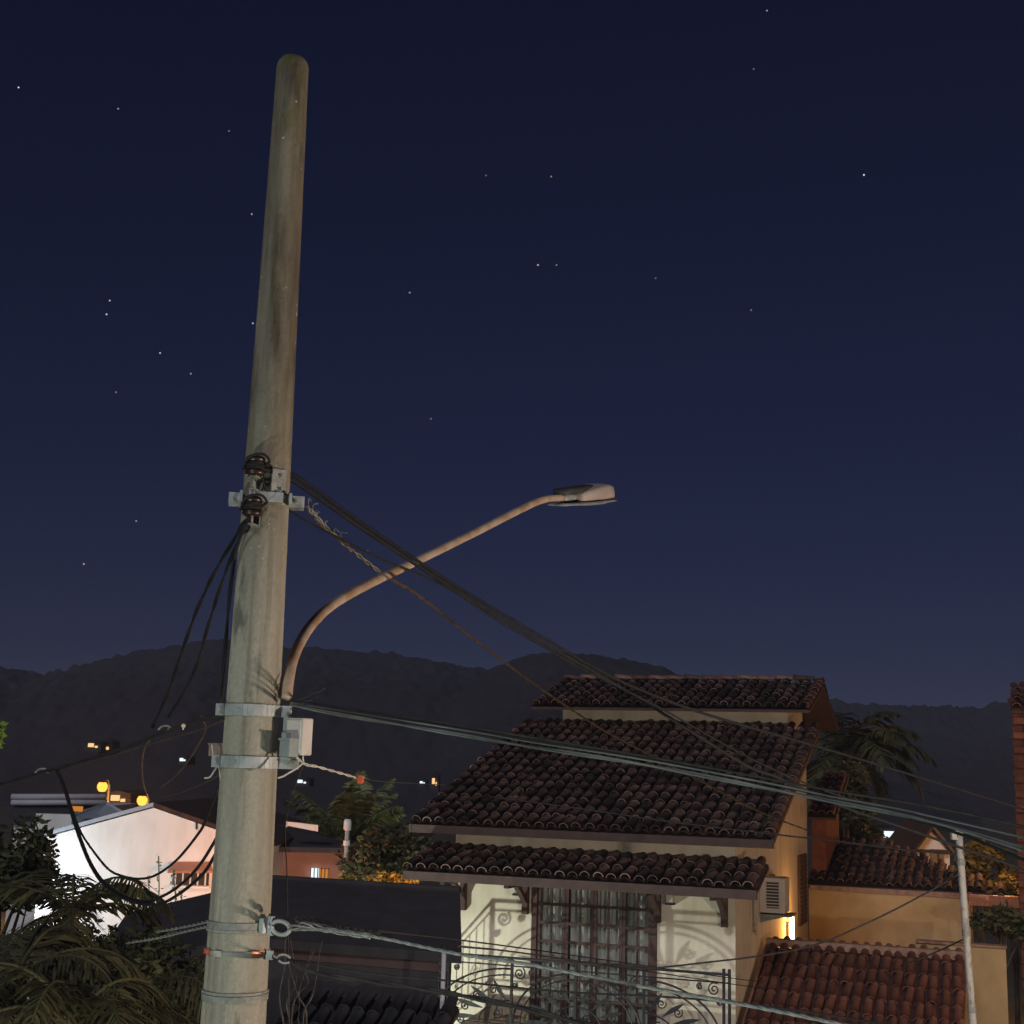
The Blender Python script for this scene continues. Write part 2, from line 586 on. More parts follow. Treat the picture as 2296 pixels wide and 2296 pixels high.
def hill(ridge, Y0, Yr, seed, amp, name='hill'):
    """a forested hill: ridge line given as (px, py) seen at distance Yr, foot at Y0, falling away behind"""
    xs = [p[0] for p in ridge]
    n = 520
    rows = 130
    mb = MB()
    verts = []
    for j in range(rows):
        u = j / (rows - 1)
        for i in range(n):
            px = xs[0] + (xs[-1] - xs[0]) * i / (n - 1)
            k = 0
            while k < len(xs) - 2 and xs[k + 1] < px:
                k += 1
            f = (px - xs[k]) / (xs[k + 1] - xs[k])
            f = f * f * (3 - 2 * f) * 0.5 + f * 0.5
            py = ridge[k][1] + (ridge[k + 1][1] - ridge[k][1]) * f
            top = at(px, py, Yr)
            h = top.z
            if u < 0.75:
                w = u / 0.75
                Y = Y0 + (Yr - Y0) * w
                z = h * (math.sin(w * math.pi / 2) ** 1.15) - 2.0
            else:
                w = (u - 0.75) / 0.25
                Y = Yr + (Yr - Y0) * 0.9 * w
                z = h * math.cos(w * math.pi / 2) - 2.0
            X = top.x * (Y / Yr) ** 0.8
            q = V((X * 0.009, Y * 0.009, seed))
            z += (noise.noise(q) * 1.6 + noise.noise(q * 3.1) * 0.5) * amp * min(1, u * 3) * (0.0 if 0.7 < u < 0.8 else 1.0)
            # tree tops
            c = noise.noise(V((X * 0.16, Y * 0.16, seed + 3)))
            z += (abs(c) * 2.0 + noise.noise(V((X * 0.45, Y * 0.45, seed))) * 0.9) * amp * 0.27 * min(1, u * 4)
            verts.append(V((X, Y, z)))
    mb.v = verts
    for j in range(rows - 1):
        for i in range(n - 1):
            a = j * n + i
            mb.f.append((a, a + 1, a + n + 1, a + n))
    return tag(mb.build(name, 'hill', smooth=True), kind='structure')


hill([(-500, 1290), (-250, 1262), (-60, 1248), (0, 1256), (60, 1266), (120, 1279), (200, 1265), (300, 1246), (400, 1229), (440, 1224), (500, 1232),
      (560, 1243), (620, 1245), (700, 1254), (800, 1259), (880, 1270), (940, 1275), (1100, 1300), (1400, 1350), (1700, 1420)], 170, 520, 1.0, 4.0)
hill([(760, 1500), (860, 1320), (920, 1272), (960, 1256), (1010, 1243), (1060, 1240), (1110, 1246), (1170, 1258), (1230, 1272), (1270, 1290),
      (1350, 1330), (1450, 1400), (1550, 1500)], 150, 380, 5.0, 3.0)
hill([(1000, 1400), (1300, 1350), (1480, 1335), (1600, 1350), (1700, 1352), (1760, 1356), (1800, 1358), (1840, 1350), (1900, 1338), (2000, 1325), (2200, 1310),
      (2500, 1330)], 240, 700, 9.0, 5.0)

# ------------------------------------------------------------------ stars
STARS = [(35, 165, 1.0, 'w'), (223, 205, .6, 'b'), (432, 247, .25, 'w'), (475, 404, .5, 'w'), (207, 567, .7, 'w'), (201, 593, 1.1, 'b'),
         (302, 666, .9, 'b'), (360, 705, .5, 'b'), (219, 740, .3, 'w'), (477, 610, .8, 'b'), (773, 552, .6, 'b'), (1015, 500, .7, 'w'),
         (1050, 500, .3, 'w'), (1040, 333, .4, 'r'), (1447, 20, .6, 'b'), (1422, 130, .25, 'w'), (1630, 330, 1.3, 'w'), (813, 790, .3, 'r'),
         (257, 983, .4, 'w'), (158, 1064, .6, 'w'), (1237, 525, .25, 'b'), (1417, 585, .3, 'r'), (917, 331, .25, 'r')]
star_words = {0: 'white star near the upper edge of the sky, far from the pole, beside no other', 5: 'brighter lower star of a close pair over the white gable house',
              4: 'fainter upper star of a close pair over the white gable house', 16: 'brightest star, high and alone over the tiled house',
              1: 'bluish star high up, between the pole top and the sky edge', 9: 'blue white star touching the pole shaft at half height',
              11: 'white star of a level pair above the street lamp head', 12: 'faint star of a level pair above the street lamp head',
              14: 'bluish star at the very top edge of the sky', 3: 'small star just beside the upper pole shaft',
              6: 'blue star midway between the close star pair and the pole', 18: 'small low star above the hill beside the pole',
              19: 'lowest white star, just above the dark hills', 10: 'blue star between the pole and the level star pair',
              7: 'dim blue star just below the lone blue one beside the pole'}
STAR_FAINT = {2: 'very faint star beside the upper third of the pole', 8: 'very faint star below the close pair of stars', 13: 'dim reddish star well above the level star pair',
              15: 'very faint star just under the bluish star at the top edge', 17: 'dim reddish star halfway between pole and lamp head', 20: 'very faint bluish star on the open sky side of the level pair',
              21: 'faint reddish star, lowest one over the house ridge end', 22: 'faint reddish star level with another dim one, on the pole side of it'}
scol = {'w': (0.95, 0.93, 0.9), 'b': (0.6, 0.78, 1.0), 'r': (1.0, 0.7, 0.55)}
for i, (x, y, s, c) in enumerate(STARS):
    p = at(x, y, 4000.0)
    r = 2.6
    mb = MB()
    mb.lathe(p, [(0.05, -r), (r * .7, -r * .7), (r, 0), (r * .7, r * .7), (0.05, r)], 8)
    o = mb.build('star', emit('starlight', scol[c], 0.85 * s))
    tag(o, (star_words.get(i) or STAR_FAINT[i]), 'star', 'stars in the night sky')

# ------------------------------------------------------------------ the utility pole
PY = 6.0
PB = at(440, 1932, PY)
PTOP = at(553.5, 108, PY)
PX = PB.x
def pole_c(z):
    f = (z - PB.z) / (PTOP.z - PB.z)
    return V((PB.x + (PTOP.x - PB.x) * f, PY, z))
def pz(y):
    f = (1932 - y) / (1932 - 108)
    return at(440 + 113.5 * f, y, PY).z
def pr(z):
    f = (z - PB.z) / (PTOP.z - PB.z)
    return 0.134 + (0.0745 - 0.134) * f
PV = V((PX, PY, 0)).normalized()
PR_ = V((PV.y, -PV.x, 0))          # to the right as seen
PF = -PV                            # towards the viewer
pole = thing('utility_pole', (PX, PY, 0), 'tall weathered round concrete utility pole with steel bands and insulators', 'pole')
prof = []
ztop = PTOP.z
for k in range(60):
    z = 0.0 + (ztop - 0.055) * k / 59
    prof.append((pr(z), z))
for a in (25, 50, 70, 84):
    prof.append((pr(ztop) - 0.055 * (1 - math.cos(R(a))), ztop - 0.055 + 0.055 * math.sin(R(a))))
mb = MB()
i0 = 0
sides = 28
for (r, z) in prof:
    c = pole_c(z)
    for s in range(sides):
        th = 2 * math.pi * s / sides
        # the shaft is not perfectly round: rub marks and flat strips left by the mould
        w = 1.0 + 0.012 * math.cos(4 * th + 0.5) + 0.004 * noise.noise(V((math.cos(th) * 2, math.sin(th) * 2, z * 1.7)))
        mb.v.append(c + V((math.cos(th), math.sin(th), 0)) * r * w)
for k in range(len(prof) - 1):
    for s in range(sides):
        s2 = (s + 1) % sides
        mb.f.append((k * sides + s, k * sides + s2, (k + 1) * sides + s2, (k + 1) * sides + s))
mb.f.append(tuple((len(prof) - 1) * sides + s for s in range(sides)))
mb.build('shaft', 'pole', pole, smooth=True)


def ring(mb, z, h, th, a0=0, a1=360, grow=0.0):
    """a flat steel band round the shaft"""
    n = 36
    c = pole_c(z)
    r0 = pr(z) * 1.012 + grow
    pts = []
    for k in range(n + 1):
        a = R(a0 + (a1 - a0) * k / n)
        d = PR_ * math.cos(a) + PF * math.sin(a)
        pts.append((c + d * r0, c + d * (r0 + th)))
    for k in range(n):
        (i1, o1), (i2, o2) = pts[k], pts[k + 1]
        hz = Z * h / 2
        mb.hexa([i1 - hz, o1 - hz, o2 - hz, i2 - hz, i1 + hz, o1 + hz, o2 + hz, i2 + hz])


def pp(y, a, out=0.0):
    """point on the shaft surface at picture height y, angle a from the right (90 = facing the viewer)"""
    z = pz(y)
    d = PR_ * math.cos(R(a)) + PF * math.sin(R(a))
    return pole_c(z) + d * (pr(z) * 1.012 + out), d


def bolt(parent, p, d, r=0.011, ln=0.03):
    ax2 = d
    ax0 = d.cross(Z).normalized()
    ax1 = ax2.cross(ax0)
    mb = MB()
    mb.lathe(p, [(r, 0), (r, ln * .5), (r * .5, ln * .5), (r * .5, ln), (r * .4, ln + .002)], 6, (ax0, ax1, ax2))
    mb.build('bolt', 'galv', parent)


def clamp_band(y, h, ears=True, m='galv', left=0.05, right=0.05):
    mb = MB()
    z = pz(y)
    ring(mb, z, h, 0.007)
    if ears:
        c = pole_c(z)
        for sgn, ln in ((1, right), (-1, left)):
            r0 = pr(z) * 1.012 + 0.004
            for off in (-0.017, 0.017):
                mb.box(c + PR_ * sgn * (r0 + ln / 2) + PF * (off + 0.02), (ln, 0.007, h), (PR_, PF, Z))
    b = mb.build('steel_band', m, pole, bevel=0.0015)
    if ears:
        c = pole_c(z)
        for sgn, ln in ((1, right), (-1, left)):
            bolt(b, c + PR_ * sgn * (pr(z) * 1.012 + ln * 0.62) + PF * 0.04, PF)
        p, d = pp(y, 118, 0.007)
        bolt(b, p, d, 0.008, 0.006)
    return b


clamp_band(1341, 0.050, left=0.035, right=0.045)
clamp_band(1438, 0.050, left=0.035, right=0.085)
mb = MB(); ring(mb, pz(1743), 0.030, 0.004); mb.build('steel_band', 'galv_dull', pole)
mb = MB(); ring(mb, pz(1752), 0.012, 0.006); mb.build('steel_band', 'galv_dull', pole)
mb = MB(); ring(mb, pz(1793), 0.017, 0.004); bandc = mb.build('steel_band', 'galv_dull', pole)
tag(bandc, 'thin strap with coppery and red tape on it')
for a0, a1, m in ((38, 66, 'copper'), (148, 156, 'red_tape'), (170, 178, 'red_tape'), (118, 134, 'white_metal')):
    mb = MB(); ring(mb, pz(1793), 0.024, 0.004, a0, a1, 0.0045); mb.build('tape', m, bandc)
mb = MB(); ring(mb, pz(1868), 0.010, 0.005); mb.build('steel_band', 'galv_dull', pole)
mb = MB(); ring(mb, pz(1878), 0.026, 0.004); mb.build('steel_band', 'galv_dull', pole)

# secondary rack at the top: bracket plate, cross strap with eared ends, two spool insulators on a stem
zr = pz(946)
mb = MB()
c = pole_c(zr)
rr = pr(zr) * 1.012
mb.box(c + PF * (rr + 0.010), (0.150, 0.012, 0.045), (PR_, PF, Z))
xb = mb.build('cross_strap', 'galv', pole, bevel=0.002)
for sgn, w in ((1, 0.078), (-1, 0.062)):
    mb = MB()
    mb.box(c + PR_ * sgn * (rr + 0.026) + PF * (rr * 0.35), (w, 0.012, 0.050), (PR_, PF, Z))
    mb.build('strap_ear', 'galv', xb)
    mb = MB()
    mb.box(c + PR_ * sgn * (rr + 0.002) + PF * (rr * 0.70), (0.012, rr * .75, 0.046), (PR_, PF, Z))
    mb.build('strap_ear', 'galv', xb)
    mb = MB()
    mb.box(c + PR_ * sgn * (rr + 0.026) - PF * (rr * 0.35), (w, 0.012, 0.050), (PR_, PF, Z))
    mb.build('strap_ear', 'galv', xb)
for sgn in (1, -1):
    bolt(xb, c + PR_ * sgn * (rr + 0.035) + PF * (rr * 0.35 + .006), PF, 0.010, 0.03)
p0, d0 = pp(918, 62, 0.006)
mb = MB()
ax = d0.cross(Z).normalized()
mb.box(p0, (0.072, 0.008, 0.125), (ax, d0, Z))
pl = mb.build('bracket_plate', 'galv_dull', pole, bevel=0.002)
bolt(pl, p0 + Z * 0.03 + ax * -0.01, d0, 0.011, 0.02)
bolt(pl, p0 - Z * 0.03 + ax * -0.01, d0, 0.011, 0.02)
INS = []
mb = MB()
da = PR_ * math.cos(R(112)) + PF * math.sin(R(112))
st0 = pole_c(pz(1003)) + da * (pr(pz(1003)) + 0.045)
st1 = pole_c(pz(872)) + da * (pr(pz(872)) + 0.045)
mb.tube([st0, st1], 0.008, 8)
for y in (873, 912, 936, 1000):
    z = pz(y)
    c = pole_c(z)
    mb.box(c + da * (pr(z) + 0.028), (0.03, 0.07, 0.006), (da.cross(Z), da, Z))
zc0, zc1 = pz(1003), pz(872)
mb.box((pole_c(zc0) + pole_c(zc1)) / 2 + da * (pr((zc0 + zc1) / 2) + 0.006), (0.045, 0.008, zc1 - zc0), (da.cross(Z), da, Z))
mb.build('insulator_rack', 'galv_dull', pole, bevel=0.001)
for y in (893, 968):
    z = pz(y)
    c = pole_c(z) + da * (pr(z) + 0.045)
    mb = MB()
    h = 0.042
    mb.lathe(c, [(0.012, -h), (0.036, -h), (0.043, -h * .8), (0.043, -h * .55), (0.030, -h * .35), (0.024, 0), (0.030, h * .35), (0.043, h * .55),
                 (0.043, h * .8), (0.036, h), (0.012, h)], 20)
    mb.build('insulator', 'porcelain', pole, smooth=True)
    INS.append(c)
for q_, lb in ((INS[0], 'black cable tails wound round the upper insulator'), (INS[1], 'black cable tails wound round the lower insulator')):
    mb = MB()
    coil = []
    for k in range(57):
        a = 2 * math.pi * k / 16
        coil.append(q_ + V((math.cos(a), math.sin(a), 0)) * (0.036 + .003 * math.sin(k)) + Z * (-.016 + .0006 * k))
    mb.tube(coil, .0075, 6)
    coil = [q_ + PR_ * .035, q_ + PR_ * .06 + PF * .03 + Z * .02, q_ + PR_ * .03 + PF * .05 + Z * .045, q_ - PR_ * .03 + PF * .04 + Z * .03, q_ - PR_ * .05 + PF * .01 - Z * .02]
    mb.tube(spline(coil, 6), .006, 6)
    tag(mb.build('cable_winding', 'black_cable', smooth=True), lb, 'cable', 'overhead cables and wires')
# dead-end clevis on band three, eye hook on the taped strap
p1, d1 = pp(1741, 42, 0.0)
ax = d1.cross(Z).normalized()
mb = MB()
mb.box(p1 + d1 * 0.012, (0.052, 0.024, 0.062), (ax, d1, Z))
mb.box(p1 + d1 * 0.03 + ax * -0.012, (0.022, 0.03, 0.078), (ax, d1, Z))
dev = mb.build('dead_end_plate', 'galv', pole, bevel=0.003)
tcl = (PR_ * 0.97 - Z * 0.12 + PF * 0.2).normalized()
ring_c = p1 + d1 * 0.03 + tcl * 0.052
pts = []
for k in range(17):
    a = 2 * math.pi * k / 16
    pts.append(ring_c + tcl * math.cos(a) * 0.038 + Z * math.sin(a) * 0.027)
mb = MB(); mb.tube(pts, 0.0095, 8, False)
mb.build('clevis', 'galv', dev, smooth=True)
bolt(dev, p1 + d1 * .03, d1, 0.012, 0.02)
p2, d2 = pp(1797, 30, 0.0)
mb = MB()
mb.box(p2 + d2 * 0.02, (0.014, 0.03, 0.036), (d2.cross(Z).normalized(), d2, Z))
hk = []
hc = p2 + d2 * 0.02 + tcl * 0.062 - Z * 0.006
hk.append(p2 + d2 * 0.02 + tcl * 0.012)
for k in range(15):
    a = math.pi - 2 * math.pi * k / 15.5
    hk.append(hc + tcl * math.cos(a) * 0.027 + Z * math.sin(a) * 0.017)
mb.tube(hk, 0.0045, 7)
mb.build('eye_hook', 'galv', pole, smooth=False)
HOOK = hc + tcl * 0.027
CLEV = ring_c + tcl * 0.038

# ------------------------------------------------------------------ street lamp (unlit) on the pole
armp = [(541, 1318, 5.98), (545, 1280, 6.02), (556, 1235, 6.15), (583, 1185, 6.4), (625, 1143, 6.75), (690, 1105, 7.2), (800, 1052, 7.9), (900, 1003, 8.55), (985, 960, 9.1),
        (1025, 943, 9.35), (1062, 939, 9.55)]
A = [at(*q) for q in armp]
sl = thing('street_lamp', A[0], 'unlit street lamp on a long curved rusty arm bolted to the pole', 'street lamp')
mb = MB(); mb.tube(spline(A, 8), 0.0245, 12)
mb.build('arm', 'rust_pipe', sl, smooth=True)
LA, LB = at(1050, 944, 9.5), at(1141, 937, 10.2)
lx = (LB - LA).normalized()
lvw = (LA.lerp(LB, .5) - CAM).normalized()
lz = (Z - lvw * Z.dot(lvw) * 1.02)
lz = (lz - lx * lz.dot(lx)).normalized()
ly = lz.cross(lx).normalized()
LN = (LB - LA).length
def lp(x, y, z):
    return LA + lx * x * LN + ly * y + lz * z
def shell(mb, secs):
    """loft of rounded cross sections (x, half width, bottom z, top z, roundness)"""
    n = 14
    i0 = len(mb.v)
    for (x, hw, zb, zt, ex) in secs:
        for k in range(n):
            a = 2 * math.pi * k / n
            ca, sa = math.cos(a), math.sin(a)
            yy = hw * math.copysign(abs(ca) ** ex, ca)
            zz = (zb + zt) / 2 + (zt - zb) / 2 * math.copysign(abs(sa) ** ex, sa)
            mb.v.append(lp(x, yy, zz))
    for j in range(len(secs) - 1):
        for k in range(n):
            k2 = (k + 1) % n
            mb.f.append((i0 + j * n + k, i0 + j * n + k2, i0 + (j + 1) * n + k2, i0 + (j + 1) * n + k))
    mb.f.append(tuple(i0 + k for k in range(n))[::-1])
    mb.f.append(tuple(i0 + (len(secs) - 1) * n + k for k in range(n)))
mb = MB()
shell(mb, [(0.32, .085, -.022, .045, .55), (0.36, .10, -.022, .058, .55), (0.60, .125, -.020, .088, .55), (0.80, .13, -.018, .104, .55), (0.90, .118, -.016, .098, .55),
           (0.955, .10, -.014, .03, .6)])
hd = mb.build('lamp_housing', 'lamp_body', sl, smooth=True)
mb = MB()
shell(mb, [(0.05, .05, .030, .062, .6), (0.10, .07, .034, .085, .6), (0.34, .08, .036, .092, .6), (0.50, .065, .055, .098, .6), (0.62, .05, .075, .101, .6)])
tag(mb.build('rear_cover', 'lamp_dark', sl, smooth=True), 'dark rear cover over the lamp gear')
mb = MB()
shell(mb, [(0.10, .03, -.016, .040, .9), (0.14, .036, -.020, .044, .9), (0.30, .036, -.020, .044, .9), (0.335, .03, -.016, .04, .9)])
mb.build('arm_socket', 'galv', sl, smooth=True)
mb = MB()
shell(mb, [(0.0, .05, -.040, -.030, .6), (0.04, .09, -.042, -.024, .6), (0.5, .145, -.042, -.022, .6), (0.9, .14, -.034, -.016, .6), (1.0, .08, -.026, -.014, .7)])
rim = mb.build('rim', 'galv', sl, smooth=False)
mb = MB()
shell(mb, [(0.30, .07, -.046, -.040, .8), (0.45, .11, -.050, -.040, .8), (0.72, .11, -.048, -.038, .8), (0.88, .07, -.040, -.034, .8)])
mb.build('lens', 'lamp_glass', rim, smooth=True)

# ------------------------------------------------------------------ boxes on the pole
def lbox(mb, px0, px1, py0, py1, Y, dep, bev=0):
    """a box given by its front rectangle in the picture, at distance Y, depth dep going away"""
    a, b, c, d = at(px0, py1, Y), at(px1, py1, Y), at(px1, py0, Y), at(px0, py0, Y)
    w, h = (b - a).length, (d - a).length
    cen = (a + c) / 2
    mb.box(cen + V((0, dep / 2, 0)) , (w, dep, h))
bx = thing('terminal_box', at(568, 1427, 5.95), 'pale grey terminal box strapped beside the concrete pole', 'junction box')
yaw = R(-38)
bax = (V((math.cos(yaw), math.sin(yaw), 0)), V((-math.sin(yaw), math.cos(yaw), 0)), Z)
cb = at(565, 1390, 5.97)
mb = MB(); mb.box(cb, (0.10, 0.062, 0.158), bax)
mb.build('case', 'box_plastic', bx, bevel=0.006)
mb = MB(); mb.box(cb + bax[1] * -0.034, (0.085, 0.008, 0.14), bax)
mb.build('lid', 'box_plastic', bx, bevel=0.003)
mb = MB(); mb.box(at(546, 1393, 5.98), (0.05, 0.05, 0.05), bax); mb.box(at(543, 1372, 5.99), (0.03, 0.03, 0.09), bax)
mb.build('mounting_bracket', 'galv', bx, bevel=0.002)
b2 = thing('splitter_box', at(546, 1427, 5.92), 'small dark grey splitter box tucked under the pale terminal box', 'junction box')
mb = MB(); mb.box(at(546, 1411, 5.92), (0.062, 0.06, 0.076), bax)
mb.build('case', 'box_grey', b2, bevel=0.004)
mb = MB(); mb.box(at(546, 1395, 5.92), (0.070, 0.066, 0.010), bax)
mb.build('lid', 'box_grey', b2, bevel=0.002)
b3 = thing('splice_closure', at(413, 1427, 6.05), 'small dusty brown box on the far side of the pole bands', 'junction box')
mb = MB(); mb.box(at(412, 1415, 6.05), (0.075, 0.06, 0.055))
mb.build('case', 'box_brown', b3, bevel=0.005)
mb = MB(); mb.box(at(412, 1404, 6.05), (0.080, 0.065, 0.008))
mb.build('lid', 'box_brown', b3, bevel=0.002)

# ------------------------------------------------------------------ cables
CABLES = 'overhead cables and wires'


def cable(name, label, pix, y0, y1, r, m, n=0, pitch=0.3, Rr=None, first=None, cat='cable'):
    pts = path(pix, y0, y1)
    if first is not None:
        pts[0] = first
    mb = MB()
    if n:
        twist(mb, pts, n, Rr or r * 1.1, r, pitch)
    else:
        mb.tube(spline(pts, 8), r, 7)
    return tag(mb.build(name, m, smooth=True), label, cat, CABLES)


iA = INS[0] + PF * 0.03
cable('service_cable', 'topmost black service cable sloping from the upper insulator past the house ridge',
      [(492, 874), (515, 882), (560, 900), (680, 985), (795, 1063), (900, 1130), (1040, 1212), (1110, 1253), (1200, 1298), (1340, 1350), (1530, 1405), (1700, 1456), (1935, 1528)],
      5.84, 11.5, 0.0098, 'black_cable')
cable('service_cable', 'black service cable just under the topmost one, crossing the main tiled roof',
      [(490, 884), (515, 890), (560, 912), (680, 995), (795, 1072), (900, 1140), (1040, 1222), (1110, 1262), (1225, 1330), (1400, 1440), (1470, 1468), (1590, 1522), (1720, 1567), (1935, 1642)],
      5.84, 10.5, 0.0102, 'black_cable')
cable('service_cable', 'black cable looping off the insulator that joins the service cables over the lamp arm',
      [(494, 902), (502, 924), (520, 944), (570, 978), (640, 1015), (720, 1055), (795, 1085), (860, 1118), (940, 1172), (1060, 1240), (1110, 1268), (1235, 1330), (1420, 1433), (1560, 1493), (1720, 1545), (1935, 1615)],
      5.82, 10.2, 0.0055, 'black_cable')
cable('bare_wire', 'brown frayed bare wire from the cross strap, drooping lowest across the tiled roof',
      [(578, 955), (620, 1000), (715, 1078), (790, 1124), (880, 1195), (950, 1248), (1000, 1285), (1080, 1340), (1160, 1390), (1300, 1462), (1430, 1530), (1525, 1567)],
      6.0, 22.0, 0.0085, 'brown_wire', 2, 0.5, 0.006, cat='wire')
# frayed tie wires on it near the pole
mb = MB()
base = spline(path([(578, 955), (600, 978), (620, 1000), (660, 1035), (715, 1078)], 6.0, 6.9), 10)
for k in range(10):
    q = base[3 + 3 * k % (len(base) - 6)]
    q = base[min(len(base) - 2, 2 + int(k * 3.6))]
    e = q + V((rnd.uniform(-.03, .03), rnd.uniform(-.02, .02), rnd.uniform(.015, .05)))
    e2 = e + V((rnd.uniform(-.01, .04), 0, rnd.uniform(-.05, .02)))
    mb.tube(spline([q, e, e2], 4), 0.0025, 5)
twist(mb, base, 2, 0.007, 0.0026, 0.21)
tag(mb.build('tie_wire', 'galv_dull', smooth=True), 'tangle of frayed tie wire coiled on the bare wire beside the pole', 'wire', CABLES)

cable('telephone_cable', 'thick grey green telephone cable, lowest of the bundle leaving the pole clamp',
      [(548, 1330), (640, 1348), (800, 1375), (900, 1392), (1000, 1409), (1200, 1440), (1400, 1478), (1500, 1498), (1600, 1518), (1700, 1537), (1800, 1562), (1935, 1603)],
      5.95, 4.5, 0.0048, 'grey_cable', 2, 1.1, 0.0042)
cable('telephone_cable', 'grey green telephone cable in the middle of the bundle leaving the pole clamp',
      [(548, 1326), (660, 1344), (800, 1366), (900, 1382), (1000, 1400), (1200, 1431), (1400, 1468), (1500, 1488), (1580, 1505), (1700, 1527), (1760, 1541), (1935, 1581)],
      5.97, 4.5, 0.0036, 'grey_cable')
cable('telephone_cable', 'dark upper strand of the telephone bundle, ending nearest over the mast',
      [(546, 1320), (660, 1338), (800, 1358), (1000, 1391), (1200, 1424), (1400, 1460), (1500, 1479), (1600, 1497), (1710, 1514), (1820, 1535), (1935, 1560)],
      6.0, 4.5, 0.0042, 'dark_cable')
cable('telephone_cable', 'black cable shadowing the underside of the telephone bundle',
      [(546, 1333), (640, 1343), (800, 1364), (900, 1380), (1000, 1395), (1200, 1428), (1400, 1468), (1600, 1512), (1800, 1570), (1935, 1624)],
      6.03, 4.7, 0.0055, 'black_cable')
mb = MB()
for (x, y) in ((566, 1334), (580, 1318)):
    mb.tube(spline([at(x - 18, y + 4, 5.95), at(x, y - 4, 5.93), at(x + 8, y - 10, 5.92), at(x + 20, y - 12, 5.92), at(x + 34, y - 20, 5.94)], 6), 0.0025, 5)
tag(mb.build('loose_wire', 'dark_cable'), 'short loose wire ends sticking up above the telephone bundle', 'wire', CABLES)

cable('guy_strand', 'bright steel messenger strand running from the clevis past the balcony door',
      [(556, 1743), (620, 1755), (720, 1770), (860, 1799), (1000, 1820), (1200, 1859), (1400, 1895), (1560, 1927), (1660, 1950)],
      5.86, 4.5, 0.0042, 'steel_strand', 3, 0.16, 0.0036, first=CLEV)
cable('preformed_grip', 'coarse helical grip wound on the steel strand next to the clevis',
      [(550, 1742), (575, 1745), (620, 1755), (700, 1767)], 5.86, 5.75, 0.0042, 'steel_strand', 3, 0.22, 0.009, first=CLEV)
cable('grip_tail', 'loose wavy tail of twisted steel wires above the messenger strand',
      [(556, 1733), (600, 1737), (650, 1750), (718, 1759)], 5.9, 5.8, 0.0035, 'dark_cable', 3, 0.10, 0.008)
cable('drop_cable', 'dark cable drooping from the eye hook, thicker and lowest of the pair',
      [(543, 1812), (590, 1834), (700, 1852), (820, 1869), (862, 1876), (995, 1904), (1120, 1937)], 5.87, 4.9, 0.0068, 'dark_cable', 2, 0.5, 0.005, first=HOOK)
cable('drop_cable', 'dark cable from the eye hook that runs flatter across the balcony railing',
      [(543, 1810), (640, 1828), (730, 1841), (866, 1852), (998, 1866), (1120, 1875), (1240, 1880), (1400, 1893), (1560, 1915), (1710, 1940)], 5.87, 5.2, 0.0042, 'dark_cable', first=HOOK)
cable('thin_cable', 'thin dark cable crossing the cream wall above the messenger strand',
      [(556, 1738), (700, 1755), (862, 1773), (1000, 1791), (1237, 1825), (1370, 1844), (1423, 1851), (1440, 1853)], 5.95, 21.5, 0.0065, 'dark_cable', cat='wire')
cable('thin_cable', 'second thin cable just under another, from the balcony door to the red lean-to',
      [(862, 1785), (1000, 1800), (1238, 1835), (1369, 1855), (1420, 1862), (1438, 1865)], 8.0, 21.5, 0.0065, 'dark_cable', cat='wire')
cable('house_drop', 'thin cable rising over the ochre wall to the thin white mast',
      [(1180, 1826), (1237, 1826), (1340, 1815), (1437, 1803), (1540, 1782), (1650, 1735), (1742, 1688), (1800, 1655), (1812, 1645)], 14, 14.2, 0.009, 'dark_cable', cat='wire')
cable('house_drop', 'short thin cable sloping from the mast down to the red lean-to roof',
      [(1700, 1822), (1764, 1797), (1822, 1770)], 14.8, 14.1, 0.008, 'dark_cable', cat='wire')
cable('roof_wire', 'faint grey wire lying across the lower main roof towards the mast',
      [(925, 1503), (1090, 1525), (1262, 1550), (1460, 1574), (1600, 1590), (1720, 1605), (1808, 1612)], 17, 14, 0.009, 'dark_cable', cat='wire')

iB = INS[1]
cable('side_cable', 'outermost black cable fanning down from the lower insulator',
      [(470, 978), (455, 993), (440, 1020), (405, 1080), (372, 1150), (345, 1225), (318, 1305), (288, 1372)], 5.84, 7.6, 0.0058, 'black_cable', 2, 0.6, 0.005)
cable('side_cable', 'middle black cable of three fanning down from the lower insulator',
      [(470, 982), (458, 1000), (445, 1030), (415, 1110), (390, 1190), (372, 1255), (345, 1310), (318, 1352)], 5.84, 7.2, 0.0055, 'black_cable', 2, 0.6, 0.0045)
cable('side_cable', 'innermost black cable hanging nearly straight down beside the pole',
      [(470, 985), (456, 1005), (445, 1040), (436, 1100), (430, 1160), (425, 1220), (418, 1300), (414, 1350)], 5.84, 6.2, 0.0058, 'black_cable', 2, 0.6, 0.0045)
cable('street_cable', 'dark bundled street cable reaching the pole band, upper of two',
      [(-20, 1484), (60, 1462), (150, 1437), (230, 1413), (300, 1385), (360, 1364), (428, 1344)], 11.5, 6.0, 0.008, 'dark_cable', 2, 0.9, 0.006)
cable('street_cable', 'dark thinner street cable reaching the pole band, lower of two',
      [(-20, 1494), (60, 1472), (150, 1446), (250, 1414), (340, 1388), (380, 1376), (425, 1358)], 11.5, 6.0, 0.005, 'brown_wire')
cable('slack_wire', 'slack thin brown wire hanging from the street cables beside the pole',
      [(380, 1350), (388, 1375), (376, 1402), (352, 1440), (325, 1470), (300, 1487)], 6.5, 7.5, 0.004, 'brown_wire', cat='wire')
cable('slack_wire', 'thin brown wire running from the lower band towards the white gable',
      [(428, 1452), (400, 1470), (360, 1488), (325, 1500), (298, 1506)], 6.1, 8.0, 0.0035, 'brown_wire', cat='wire')
